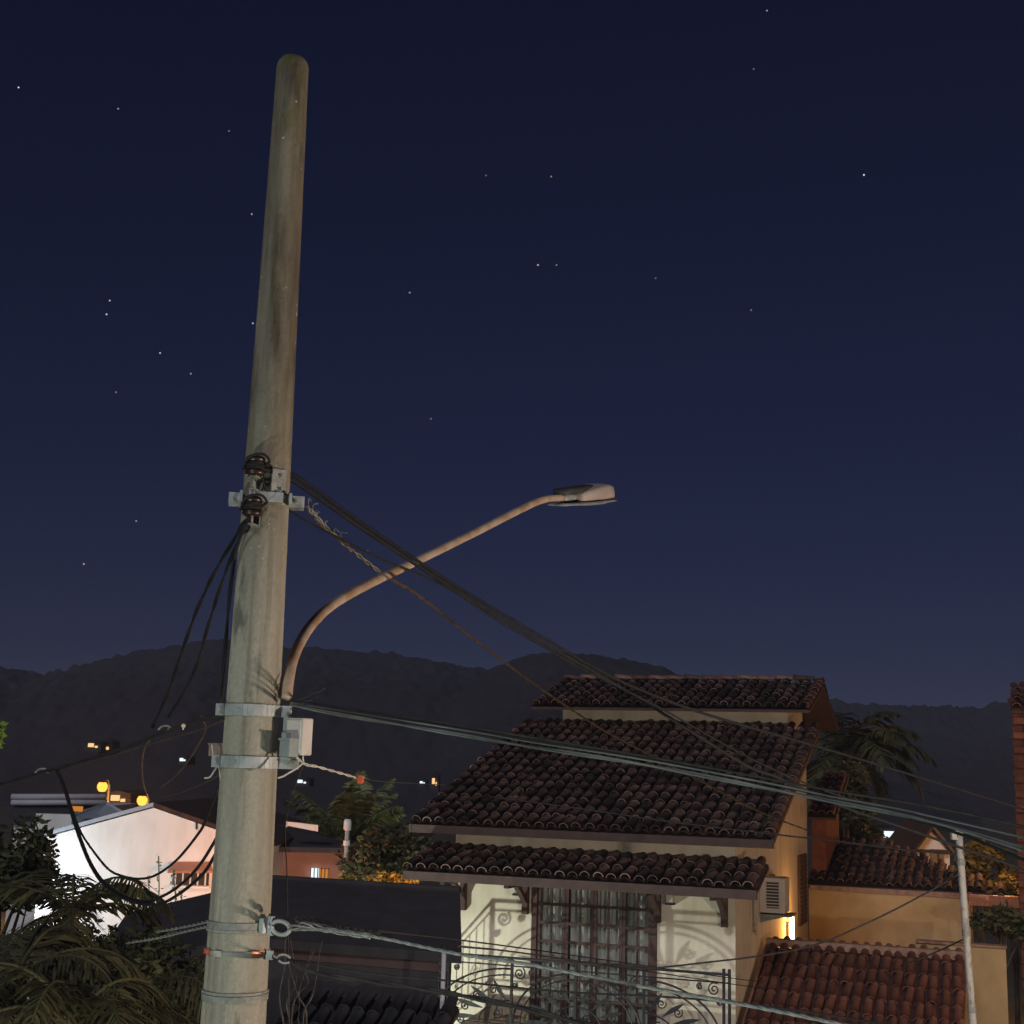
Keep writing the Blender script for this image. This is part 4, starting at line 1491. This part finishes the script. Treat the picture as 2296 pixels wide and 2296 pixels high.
mb.build('gutter', 'copper', oh, bevel=.05)
# shorter wall nearer on the right
gw = thing('garden_wall', H(3.4, 3.2, 0), 'tall plain ochre garden wall right behind the thin white mast', 'wall')
a, az_ = oc(1832, 1785, 3.4)
b, _ = oc(1898, 1800, 3.4)
mb = MB(); hbox(mb, a - .9, b, 3.4, 3.6, 0, az_); mb.build('wall_face', 'ochre', gw)
mb = MB(); hbox(mb, a - .9, b + .02, 3.36, 3.64, az_ + .002, az_ + .035); mb.build('coping', 'mortar', gw)
# mast
m0, m1 = at(1809, 1574, 14.0), at(1836, 1934, 14.0)
dm = (m1 - m0)
mz = m0 + dm * (m0.z / -dm.z)
ms = thing('antenna_mast', mz, 'thin mast of chipped white paint leaning in front of the ochre wall', 'mast')
mb = MB(); mb.tube([m0.lerp(mz, k / 12) for k in range(13)], .036, 12); mb.build('tube', 'white_metal', ms, smooth=True)
for y in (1575, 1627, 1762, 1905):
    f = (y - 1574) / 360.0
    c = m0 + dm * f
    mb = MB(); mb.lathe(c, [(.036, -.03), (.044, -.03), (.044, .03), (.036, .03)], 12); mb.build('collar', 'galv_dull', ms)
mb = MB(); mb.box(m0 + V((-.03, 0, -.01)), (.10, .06, .09)); mb.build('cap', 'white_metal', ms, bevel=.008)

# far right: tall tiled house, only its corner shows
fr = thing('brick_gable_house', at(1932, 1600, 26.0), 'orange lit brick corner of a tall tiled house at the picture edge', 'house')
fr.location.z = 0
c0 = at(1907, 1300, 26.0)
sight = V((c0.x / c0.y * 1.06, 1, 0)).normalized()
mb = MB()
fx0 = V((c0.x, 26.0, 0))
mb.prism([fx0, fx0 + V((3, 0, 0)), fx0 + V((3, 0, c0.z - .35)), fx0 + V((0, 0, c0.z - .35))], sight * 3.0)
mb.build('wall', 'brick_red', fr)
for j in range(40):
    for i in range(2):
        z = 3.0 + j * .135
        if z > c0.z - .45:
            continue
        x = c0.x + i * .40 + (.19 if j % 2 else -.01)
        mb = MB(); mb.box(V((x + .19, 25.975 - rnd.uniform(0, .012), z)), (.375, .06, .112)); mb.build('brick', 'brick_red', fr)
tile_roof(fr, 'roof', V((c0.x - .03, 25.93, c0.z - .34)), V((1, 0, 0)), (sight + Z * .33).normalized(), 3.2, 1.5, 'clay_red', 'clay_red_deck', seed=41)

# small A-frame house in the distance, right
af = thing('gabled_cottage', at(1755, 1640, 48.0), 'small far cottage with steep pointed gable, orange light on its wall', 'house')
af.location.z = 0
def q(px, py, Y=48.0):
    return at(px, py, Y)
mb = MB(); mb.prism([q(1728, 1640), q(1792, 1640), q(1792, 1602), q(1761, 1566), q(1728, 1602)], V((0.6, 5, 0))); mb.build('wall', 'white_plaster', af)
for (x0, y0, x1, y1) in ((1761, 1556, 1722, 1606), (1761, 1556, 1800, 1604)):
    a, b = q(x0, y0, 47.6), q(x1, y1, 47.6)
    mb = MB(); mb.hexa([a, b, b + V((.6, 5.6, 0)), a + V((.6, 5.6, 0)), a - Z * .14, b - Z * .14, b + V((.6, 5.6, -.14)), a + V((.6, 5.6, -.14))]); mb.build('roof', 'clay', af)
mb = MB(); a, b = q(1737, 1606, 47.8), q(1788, 1606, 47.8); mb.box((a + b) / 2, ((b - a).length, .15, .10)); mb.build('tie_beam', 'wood', af)
mb = MB(); a = q(1769, 1620, 47.9); mb.box(a, (.42, .1, .62)); wd = mb.build('window', 'e_dim', af)
mb = MB(); mb.box(a + V((0, -.08, 0)), (.05, .04, .62)); mb.build('mullion', 'wood', wd)
# ------------------------------------------------------------------ left: white gable house, grey roofed house, dark roofs
wg = thing('gable_house', at(300, 1700, 32.0), 'floodlit white gable house with shallow pitched roof behind the palms', 'house')
wg.location.z = 0
GYd = 32.0
ap = at(290, 1524, GYd)
le = at(78, 1582, GYd)
re_ = at(500, 1598, GYd)
bz = 0.0
mb = MB()
mb.prism([V((le.x, GYd, 0)), V((re_.x, GYd, 0)), V((re_.x, GYd, re_.z)), V((ap.x, GYd, ap.z)), V((le.x, GYd, le.z))], V((0.4, 7, 0)))
mb.build('wall', 'white_plaster', wg)
for a, b in ((ap, le), (ap, re_)):
    d = (b - a).normalized()
    a2, b2 = a + V((0, -.06, .03)), b + d * .12 + V((0, -.06, .03))
    mb = MB(); dep = V((0.4, 7.3, 0))
    mb.hexa([a2, b2, b2 + dep, a2 + dep, a2 + Z * .09, b2 + Z * .09, b2 + dep + Z * .09, a2 + dep + Z * .09]); mb.build('roof', 'grey_roof' if b is le else 'clay_deck', wg)
# awning and window on the wall
a, b = at(372, 1630, GYd - .35), at(440, 1660, GYd - .35)
mb = MB()
p = [at(326, 1626, GYd - .02), at(398, 1626, GYd - .02), at(402, 1643, GYd - .5), at(316, 1643, GYd - .5)]
mb.prism(p, Z * -.05); mb.build('window_awning', 'copper', wg)
mb = MB(); c = at(360, 1655, GYd - .03); mb.box(c, (.82, .05, .34)); w_ = mb.build('window', 'ac_dark', wg)
for k in range(5):
    mb = MB(); mb.box(c + V((-.34 + .17 * k, -.04, -.0)), (.03, .03, .34)); mb.build('window_bar', 'white_plaster', w_)
mb = MB(); mb.box(c + V((0, -.05, -.21)), (.9, .12, .05)); mb.build('sill', 'white_plaster', w_)
mb = MB(); c = at(372, 1560, GYd - .05); mb.tube([at(371, 1546, GYd - .05), at(371, 1565, GYd - .05)], .025, 6); mb.build('roof_spike', 'iron', wg)

gh = thing('grey_roof_house', at(120, 1600, 42.0), 'house with grey sheet roof and pale double gutter behind the white gable', 'house')
gh.location.z = 0
Yg = 42.0
a, b = at(28, 1540, Yg + .3), at(190, 1540, Yg + .3)
mb = MB(); mb.box(V(((a.x + b.x) / 2, Yg + 2.3, a.z / 2 + .25)), (b.x - a.x, 4, a.z + .2)); mb.build('wall', 'white_plaster', gh)
for y in (1503, 1514):
    mb = MB(); mb.tube([at(22, y, Yg - .1), at(200, y, Yg - .1)], .085, 8); mb.build('gutter', 'gutter', gh, smooth=True)
mb = MB()
a, b = at(18, 1519, Yg), at(196, 1519, Yg)
mb.hexa([a - Z * .5, b - Z * .5, b - Z * .5 + V((0, .3, 0)), a - Z * .5 + V((0, .3, 0)), a, b, b + V((0, .3, 0)), a + V((0, .3, 0))]); mb.build('fascia', 'dark_wall', gh)
# hipped sheet roof end
r0, r1, r2, r3 = at(170, 1526, Yg - 1.5), at(202, 1516, Yg - 1.2), at(262, 1550, Yg - 3.0), at(116, 1600, Yg - 4.0)
r1b = at(118, 1545, Yg - 3.0)
mb = MB(); mb.prism([r1, r2, at(268, 1575, Yg - 4), r3, r1b], Z * -.12); mb.build('roof', 'grey_roof', gh)
mb = MB(); mb.tube([r1b, r1, r2], .05, 6); mb.build('ridge_cap', 'gutter', gh)
mb = MB(); c = at(102, 1560, Yg - 3.2); mb.box(c - Z * .5, (1.0, .2, 1.7)); mb.build('parapet', 'white_plaster', gh)
mb = MB(); c = at(146, 1526, Yg - 3.0); mb.box(c, (.28, .1, .14)); mb.build('lit_window', 'e_orange', gh)

# dark roof in front: ridge rises behind the pole
dk = thing('dark_roof_house', at(640, 1900, 19.5), 'unlit house with broad dark roof filling the gap beside the pole', 'house')
dk.location.z = 0
# roof slope facing the viewer, ridge line from picture (515,1664) to (862,1683)
rL, rR = at(240, 1722, 22.0), at(868, 1683, 20.5)
rM = at(500, 1660, 21.5)
mb = MB()
def down(p, dy, dz):
    return p + V((0.05 * dy, -dy, -dz))
mb.prism([rM, rR, down(rR, 2.4, 0.55), down(rM, 2.4, 0.55)], Z * -.12)
mb.prism([rL, rM, down(rM, 2.4, 0.55), down(rL, 2.4, 0.55)], Z * -.12)
mb.build('roof', 'dark_wall', dk)
mb = MB(); mb.tube([rM + Z * .03, rR + Z * .03], .05, 8); mb.build('ridge_cap', 'dark_wall', dk)
bd = Z * .17
for q0, q1 in ((down(rL, 2.25, .63), down(rM, 2.25, .63)), (down(rM, 2.25, .63), down(rR, 2.25, .63) - V((.3, 0, 0)))):
    dp = V((0, .2, 0))
    mb = MB(); mb.hexa([q0 - bd, q1 - bd, q1 - bd + dp, q0 - bd + dp, q0, q1, q1 + dp, q0 + dp])
    mb.build('wall_band', 'brown_dark', dk)
    sh_ = V((0, .02, -.004))
    g0, g1 = V((q0.x, q0.y + .02, 0)), V((q1.x, q1.y + .02, 0))
    mb = MB(); mb.hexa([g0, g1, g1 + dp, g0 + dp, q0 - bd + sh_, q1 - bd + sh_, q1 - bd + sh_ + dp, q0 - bd + sh_ + dp])
    mb.build('wall', 'dark_wall', dk)
# lower dark tiled porch roof with scalloped edge
pL, pR = at(560, 1880, 18.0), at(862, 1890, 17.5)
axp = (pR - pL); axp.z = 0; axp.normalize()
upp = (V((-axp.y, axp.x, 0)) + Z * .36).normalized()
porch = tile_roof(dk, 'porch_roof', pL - upp * 1.9, axp, upp, (pR - pL).length, 2.0, 'dark_wall', 'dark_wall', seed=51, parts_rows=0)

# brown walled house between the pole and the tiled house
bh = thing('brown_house', at(580, 1620, 34.0), 'brown walled house with dark roof and a bright barred window beside the pole', 'house')
bh.location.z = 0
Yb = 34.0
a, b = at(470, 1599, Yb), at(652, 1601, Yb)
mb = MB(); mb.box(V(((a.x + b.x) / 2, Yb + 1.5, a.z / 2)), (b.x - a.x, 3, a.z)); mb.build('wall', 'brown_plaster', bh)
mb = MB()
t0_, t1_ = at(470, 1597, Yb - .5), at(660, 1600, Yb - .5)
u0, u1 = at(470, 1556, Yb + 2.2), at(560, 1556, Yb + 2.2)
mb.prism([t0_, t1_, u1, u0], Z * -.12); mb.build('roof', 'dark_wall', bh)
mb = MB(); mb.prism([t1_, at(640, 1585, Yb + 3.4), u1], Z * -.12); mb.build('roof', 'dark_wall', bh)
c = at(602, 1652, Yb - .04)
mb = MB(); mb.box(c + V((-.11, 0, 0)), (.19, .06, .34)); wn_ = mb.build('lit_window', 'e_cool', bh)
mb = MB(); mb.box(c + V((.12, 0, .02)), (.24, .06, .26)); mb.build('lit_window', 'e_orange', bh)
for k in range(6):
    mb = MB(); mb.box(c + V((-.2 + .085 * k, -.05, 0)), (.022, .03, .36)); mb.build('window_bar', 'iron', bh)
gt = thing('roof_gutter', at(570, 1558, 33.2), 'bright white gutter end lit above the dark roof beside the pole', 'gutter')
mb = MB(); a, b = at(541, 1555, 33.2), at(600, 1561, 33.2)
mb.hexa([a - Z * .03, b - Z * .1, b + V((0, .2, -.1)), a + V((0, .2, -.03)), a + Z * .06, b + Z * .05, b + V((0, .2, .05)), a + V((0, .2, .06))])
mb.build('trough', 'white_plaster', gt)
mb = MB(); mb.box(a + V((0, .1, 0)), (.03, .24, .14)); mb.build('end_cap', 'gutter', gt)

# pale vent pipe in front of the palm
vp = at(656, 1556, 30.0)
vt = thing('vent_pipe', V((vp.x, vp.y, 0)), 'pale vent pipe with cap standing in front of the far palm', 'pipe')
mb = MB(); mb.tube([V((vp.x, vp.y, 0)), vp], .05, 10); mb.build('pipe', 'white_metal', vt, smooth=True)
mb = MB(); mb.lathe(vp, [(.05, -.12), (.085, -.10), (.085, .08), (.06, .12)], 12); mb.build('cap', 'gutter', vt)
mb = MB(); mb.lathe(vp - Z * .38, [(.05, -.06), (.075, -.05), (.075, .05), (.05, .06)], 12); mb.build('collar', 'gutter', vt)
bp_ = at(838, 1790, 17.6)
ip = thing('iron_post', V((bp_.x, bp_.y, 0)), 'bluish painted iron post at the corner of the dark porch', 'post')
mb = MB(); mb.tube([V((bp_.x, bp_.y, 0)), bp_], .03, 10); mb.build('shaft', 'gutter', ip, smooth=True)
mb = MB(); mb.lathe(bp_, [(.03, -.02), (.05, -.01), (.05, .01), (.02, .05)], 10); mb.build('cap', 'iron', ip)

# ------------------------------------------------------------------ hillside lights and sodium street lamps
def hill_house(px, py, Y, w, h, m, label, roof=True):
    c = at(px, py, Y)
    rg = random.Random(int(px))
    t = thing('hillside_house', c, label, 'house', 'lit houses on the dark hillside')
    mb = MB(); mb.box(c + V((0, 1.6, -h * .2)), (w * 1.5, 3, h * 1.8)); mb.build('wall', 'hill', t)
    mb = MB(); mb.prism([c + V((-w, -.2, h * .7)), c + V((w, -.2, h * .7)), c + V((0, -.2, h * 1.1))], V((0, 3.6, 0))); mb.build('roof', 'hill', t)
    # a lit window and a smaller lit opening beside it
    mb = MB(); mb.box(c + V((-w * .22, -.05, h * .1)), (w * .5, .3, h * .75)); mb.build('lit_window', m, t)
    mb = MB(); mb.box(c + V((w * .3, -.05, rg.uniform(-.2, .0) * h)), (w * .22, .3, h * .4)); mb.build('lit_window', m, t)
hill_house(176, 1407, 150, 1.1, .55, 'e_warm', 'far lit house high on the hill, first of two side by side')
hill_house(198, 1409, 152, 1.0, .8, 'e_warm', 'far lit house high on the hill, beside another, with the taller window')
hill_house(224, 1507, 66, .7, .35, 'e_warm', 'lit house front between the two sodium lamps')
hill_house(345, 1434, 120, .5, .35, 'e_cool', 'single cold white window on the hill beside the pole')
hill_house(570, 1475, 120, .8, .35, 'e_cool', 'cold white lit window on the hill just past the pole')
hill_house(797, 1477, 130, .5, .3, 'e_cool', 'tiny white window low on the hill by the roof corner')
hill_house(820, 1476, 130, .5, .8, 'e_warm', 'small orange lit house front just over the roof corner')
hill_house(1688, 1576, 60, 1.0, .34, 'e_cool', 'row of cold white lit windows behind the ochre house roof')
def sodium(px, py, Y, label):
    c = at(px, py, Y)
    t = thing('sodium_street_lamp', V((c.x, c.y + 1.0, 0)), label, 'street lamp', 'lit sodium street lamps')
    mb = MB(); mb.tube([V((c.x, c.y + 1.0, 0)), V((c.x, c.y + 1.0, c.z + .1))], .07, 8)
    mb.tube(spline([V((c.x, c.y + 1.0, c.z + .1)), V((c.x, c.y + .7, c.z + .3)), V((c.x, c.y + .1, c.z + .25))], 5), .03, 6); mb.build('post', 'iron', t)
    mb = MB(); mb.lathe(c + Z * .16, [(.12, 0), (.15, .03), (.10, .08), (.03, .10)], 12); mb.build('hood', 'iron', t)
    mb = MB(); mb.lathe(c, [(.03, -.2), (.14, -.18), (.22, -.04), (.22, .08), (.15, .2)], 12); mb.build('bulb', 'e_sodium', t, smooth=True)
    lamp('sodium_light', c + V((0, -.6, -.9)), 1500, (1.0, .42, .1), .15)
sodium(193, 1485, 60, 'lit orange sodium lamp, higher of two behind the white gable')
sodium(268, 1511, 60, 'lit orange sodium lamp, lower of two near the gable peak')
# ------------------------------------------------------------------ plants
def palm(name, label, base, crown, n, ln, m, seed, droop=1.0, group=None, leaf_w=.022, nl=26, lift=(.1, 1.2)):
    rg = random.Random(seed)
    t = thing(name, base, label, 'palm', group)
    mb = MB()
    mid = base.lerp(crown, .5) + V((rg.uniform(-.1, .1), 0, 0))
    sp = spline([base, mid, crown], 8)
    mb.tube(sp, [.13 - .05 * k / (len(sp) - 1) for k in range(len(sp))], 9)
    mb.build('trunk', 'bark', t, smooth=True)
    for i in range(n):
        az = 2 * math.pi * i / n + rg.uniform(-.25, .25)
        el = rg.uniform(*lift)
        L = ln * rg.uniform(.8, 1.1)
        d = V((math.cos(az), math.sin(az), 0))
        pts = []
        p = V(crown)
        e = el
        seg = 10
        for k in range(seg + 1):
            pts.append(p.copy())
            p = p + (d * math.cos(e) + Z * math.sin(e)) * (L / seg)
            e -= droop * rg.uniform(.12, .2) * (1 + k * .08)
        fine = spline(pts, 3)
        mb = MB()
        mb.tube(fine, [.016 * (1 - .8 * k / (len(fine) - 1)) + .003 for k in range(len(fine))], 5)
        side = d.cross(Z)
        for k in range(nl):
            u = .1 + .88 * k / (nl - 1)
            q_ = u * (len(fine) - 1)
            j = min(len(fine) - 2, int(q_))
            c = fine[j].lerp(fine[j + 1], q_ - j)
            tg = (fine[j + 1] - fine[j]).normalized()
            ll = L * .30 * math.sin(math.pi * (.12 + .80 * u)) * rg.uniform(.85, 1.1)
            for sg in (-1, 1):
                out = (side * sg * .8 + tg * .62 - Z * rg.uniform(.05, .55)).normalized()
                a = c
                b = c + out * ll * .55
                e2 = c + out * ll - Z * ll * .22
                wv = tg * leaf_w
                i0 = len(mb.v)
                mb.v += [a - wv * .5, a + wv * .5, b + wv, b - wv, e2]
                mb.f += [(i0, i0 + 1, i0 + 2, i0 + 3), (i0 + 3, i0 + 2, i0 + 4)]
        mb.build('frond', m, t)
    return t


def tree(name, label, base, cen, rad, nleaf, lsize, m, seed, cat='tree', group=None, clumps=16, limbs=6):
    rg = random.Random(seed)
    t = thing(name, base, label, cat, group)
    mb = MB()
    cen, rad = V(cen), V(rad)
    tr = spline([base, base.lerp(cen, .5) + V((rg.uniform(-.2, .2), rg.uniform(-.2, .2), 0)), cen], 6)
    r0 = .05 * max(rad.x, rad.z) + .05
    mb.tube(tr, [r0 * (1 - .75 * k / (len(tr) - 1)) for k in range(len(tr))], 8)
    cl = []
    for k in range(clumps):
        while True:
            q_ = V((rg.uniform(-1, 1), rg.uniform(-1, 1), rg.uniform(-1, 1)))
            if q_.length < 1:
                break
        q_ *= .78
        cl.append((cen + V((q_.x * rad.x, q_.y * rad.y, q_.z * rad.z)), rg.uniform(.28, .5)))
    for k in range(min(limbs, clumps)):
        a = tr[int(len(tr) * rg.uniform(.45, .9))]
        b = cl[k][0]
        mb.tube(spline([a, a.lerp(b, .5) + Z * .1 * rad.z, b], 4), [r0 * .35 * (1 - .8 * j / 8) for j in range(9)], 5)
    mb.build('trunk', 'bark', t, smooth=True)
    mb = MB()
    for i in range(nleaf):
        c, s = cl[rg.randrange(clumps)]
        d = V((rg.gauss(0, 1), rg.gauss(0, 1), rg.gauss(0, 1))).normalized() * (rg.random() ** .45)
        p = c + V((d.x * rad.x, d.y * rad.y, d.z * rad.z)) * s
        a = V((rg.gauss(0, 1), rg.gauss(0, 1), rg.gauss(0, .6))).normalized()
        b = a.cross(V((rg.gauss(0, 1), rg.gauss(0, 1), rg.gauss(0, 1)))).normalized()
        l = lsize * rg.uniform(.6, 1.3)
        mb.quad(p - a * l, p - b * l * .42, p + a * l, p + b * l * .42)
    mb.build('crown', m, t)
    return t


def gp(px, Y):
    p = at(px, 1800, Y)
    return V((p.x, p.y, 0))


# lower left palms
palm('garden_palm', 'palm with arching fronds drawn dark against the floodlit gable wall', gp(150, 15), at(135, 1732, 15), 11, 1.45, 'palm', 1, 1.0, 'garden palms below the pole', .022, 30, (.2, 1.1))
palm('garden_palm', 'palm nearest the concrete pole, its fronds reaching to the picture foot', gp(255, 12), at(255, 1905, 12), 14, 1.25, 'palm', 2, 1.1, 'garden palms below the pole', .018, 28, (.0, 1.0))
palm('garden_palm', 'palm in the lower corner with fronds cut by the picture edge', gp(30, 11), at(30, 1850, 11), 15, 1.35, 'palm', 3, 1.0, 'garden palms below the pole', .02, 28, (.0, 1.1))
palm('garden_palm', 'low palm between two others in the dark garden corner', gp(140, 10), at(140, 1935, 10), 14, 1.1, 'palm', 4, 1.0, 'garden palms below the pole', .018, 26, (.1, 1.1))
tree('dark_tree', 'dark leafy tree at the picture edge beside the grey roofed house', gp(-5, 17), at(2, 1640, 17), (.62, .6, .8), 3200, .062, 'leaf', 5)
tree('garden_bush', 'dense dark bush behind the garden palms', gp(110, 16.5), at(80, 1815, 16.5), (1.2, .8, .55), 3200, .065, 'leaf', 6, 'bush', clumps=20)
tree('garden_bush', 'dark bush filling the ground between the palms and the pole', gp(270, 15), at(270, 1860, 15), (1.0, .8, .6), 3000, .06, 'leaf', 7, 'bush', clumps=20)
# thin bare stalks silhouetted on the gable wall
for i, (x, y0, y1) in enumerate(((263, 1715, 1668), (282, 1715, 1652), (297, 1712, 1615), (330, 1706, 1640), (340, 1705, 1680))):
    a, b = at(x, y0 + 30, 24.0), at(x + (-3 if i % 2 else 2), y1, 24.0)
    t = thing('weed_stalk', V((a.x, 24.0, a.z)), ['short bare stalk nearest the palms before the gable wall', 'dark stalk in the middle of the row before the gable wall',
              'tallest bare stalk with seed head before the gable wall', 'stalk standing under the gable window awning', 'shortest stalk at the foot of the gable window'][i], 'plant', 'bare stalks before the gable wall')
    mb = MB(); mb.tube([a, a.lerp(b, .5) + V((.02, 0, 0)), b], .012, 5); mb.build('stem', 'twig', t)
    mb = MB()
    for k in range(26):
        p = a.lerp(b, rnd.uniform(.3, 1.0)) + V((rnd.uniform(-.05, .05), 0, rnd.uniform(-.02, .06)))
        d = V((rnd.uniform(-1, 1), rnd.uniform(-.5, .5), rnd.uniform(-.2, 1))).normalized() * .06
        s = V((.012, 0, .012))
        mb.quad(p - s, p + d * .5 - s, p + d, p + d * .5 + s)
    tag(mb.build('leaf_tuft', 'leaf', t), kind='stuff')
# fresh leaf spray at the left edge
t = tree('leaf_spray', 'bright green leaf spray poking in at the picture edge over the hill', at(-60, 1400, 7.0), at(-8, 1380, 7.0), (.075, .06, .075), 130, .03, 'bright_leaf', 9, 'branch', clumps=6, limbs=3)
# far palm behind the pole
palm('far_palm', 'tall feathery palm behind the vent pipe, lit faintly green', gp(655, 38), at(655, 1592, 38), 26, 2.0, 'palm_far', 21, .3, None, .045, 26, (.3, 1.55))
# dark trees between palm and tiled house
tree('dark_tree', 'round dark tree just outside the tiled house corner', gp(735, 30), at(735, 1605, 30), (1.1, 1.0, .75), 3600, .09, 'leaf', 22, clumps=18)
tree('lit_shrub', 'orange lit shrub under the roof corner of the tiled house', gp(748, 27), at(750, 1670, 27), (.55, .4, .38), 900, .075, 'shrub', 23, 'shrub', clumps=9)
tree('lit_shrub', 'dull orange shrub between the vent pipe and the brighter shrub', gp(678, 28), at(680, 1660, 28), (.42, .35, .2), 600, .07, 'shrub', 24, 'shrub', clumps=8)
# bare creeper beside the pole foot
t = thing('bare_creeper', at(560, 1935, 9.0), 'bare twiggy creeper just beside the lower pole', 'plant')
for i in range(6):
    x = rnd.uniform(535, 600)
    y = 1940
    pts = [at(x, y, 9 + rnd.uniform(-.3, .3))]
    for k in range(5):
        x += rnd.uniform(-14, 18)
        y -= rnd.uniform(18, 48)
        pts.append(at(x, y, 9 + rnd.uniform(-.3, .3)))
    mb = MB(); f_ = spline(pts, 4); mb.tube(f_, [.006 * (1 - .75 * k / (len(f_) - 1)) for k in range(len(f_))], 5); mb.build('twig', 'twig', t)
# tree behind the tiled house, right
palm('far_palm', 'dark palm crown rising behind the rear of the tiled house', gp(1600, 40), at(1600, 1425, 40), 20, 2.7, 'leaf', 31, .8, None, .06, 24, (.0, 1.5))
tree('dark_tree', 'dark dense tree under the palm behind the tiled house', gp(1610, 38), at(1600, 1500, 38), (1.2, 1.0, 1.1), 3400, .11, 'leaf', 32, clumps=18)
tree('dark_tree', 'broad dark tree on the slope behind the ochre house roof', gp(1622, 42), at(1622, 1585, 42), (.8, .8, .5), 2000, .12, 'leaf', 33, clumps=18)
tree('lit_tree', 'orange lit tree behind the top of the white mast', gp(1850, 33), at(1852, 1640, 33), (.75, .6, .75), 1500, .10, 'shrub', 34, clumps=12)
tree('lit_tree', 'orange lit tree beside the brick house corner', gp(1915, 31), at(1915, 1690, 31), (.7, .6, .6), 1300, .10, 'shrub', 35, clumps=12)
tree('dark_tree', 'dark bushy tree below the copper gutter', gp(1890, 26), at(1890, 1740, 26), (.7, .6, .35), 1400, .08, 'leaf', 36, clumps=12)

# ------------------------------------------------------------------ lights of the street
COOL = (0.88, 1.0, 0.83)
SOD = (1.0, 0.50, 0.17)
# street and garden lamps below the viewer, out of the picture
lamp('street_light', (-3.6, 1.0, 3.4), 640, COOL, .12)
# next street lamp along the pavement, beyond the right edge
lamp('street_light', (7.5, 4.5, 4.9), 2700, (1.0, .78, .62), .12)
# ground flood light in front of the tiled house: throws the railing's shadow up the wall
lamp('flood_light', H(-7.5, -3.9, 0.93), 1700, (0.93, 1.0, 0.87), .06)
# the house's own lit wall lamp
lamp('wall_light', wl_p + HX * .30 + HY * -.1, 65, (1.0, .42, .10), .08)
# sodium street lamp beyond the right edge
lamp('sodium_light', H(6.5, 0.5, 6.2), 170, SOD, .15)
lamp('sodium_light', at(1885, 1585, 30.6), 70, (1.0, .40, .07), .15)  # extra unseen light, added to turn the trees by the mast orange
lamp('sodium_light', at(1990, 1600, 40.0), 700, (1.0, .42, .1), .2)
# garden flood by the gable house, and the sodium glow from its other side
lamp('flood_light', at(20, 1680, 30.6), 190, (.80, .90, 1.0), .12)
lamp('sodium_light', at(470, 1660, 29.6), 250, (1.0, .25, .03), .2)
lamp('sodium_light', at(765, 1668, 26.3), 60, (1.0, .40, .06), .1)

# ------------------------------------------------------------------ humid night air
hz = MB()
hz.box((0, 650, 35.0), (3100, 2000, 72.0))
hm = bpy.data.materials.new('humid_air')
hm.use_nodes = True
hn, hl = hm.node_tree.nodes, hm.node_tree.links
hn.clear()
ho = hn.new('ShaderNodeOutputMaterial')
hv = hn.new('ShaderNodeVolumePrincipled')
hv.inputs['Color'].default_value = (0.62, 0.70, 1.0, 1)
hv.inputs['Density'].default_value = 0.00045
hl.new(hv.outputs[0], ho.inputs['Volume'])
hob = tag(hz.build('haze', hm), 'thin humid haze over the whole town', kind='stuff')
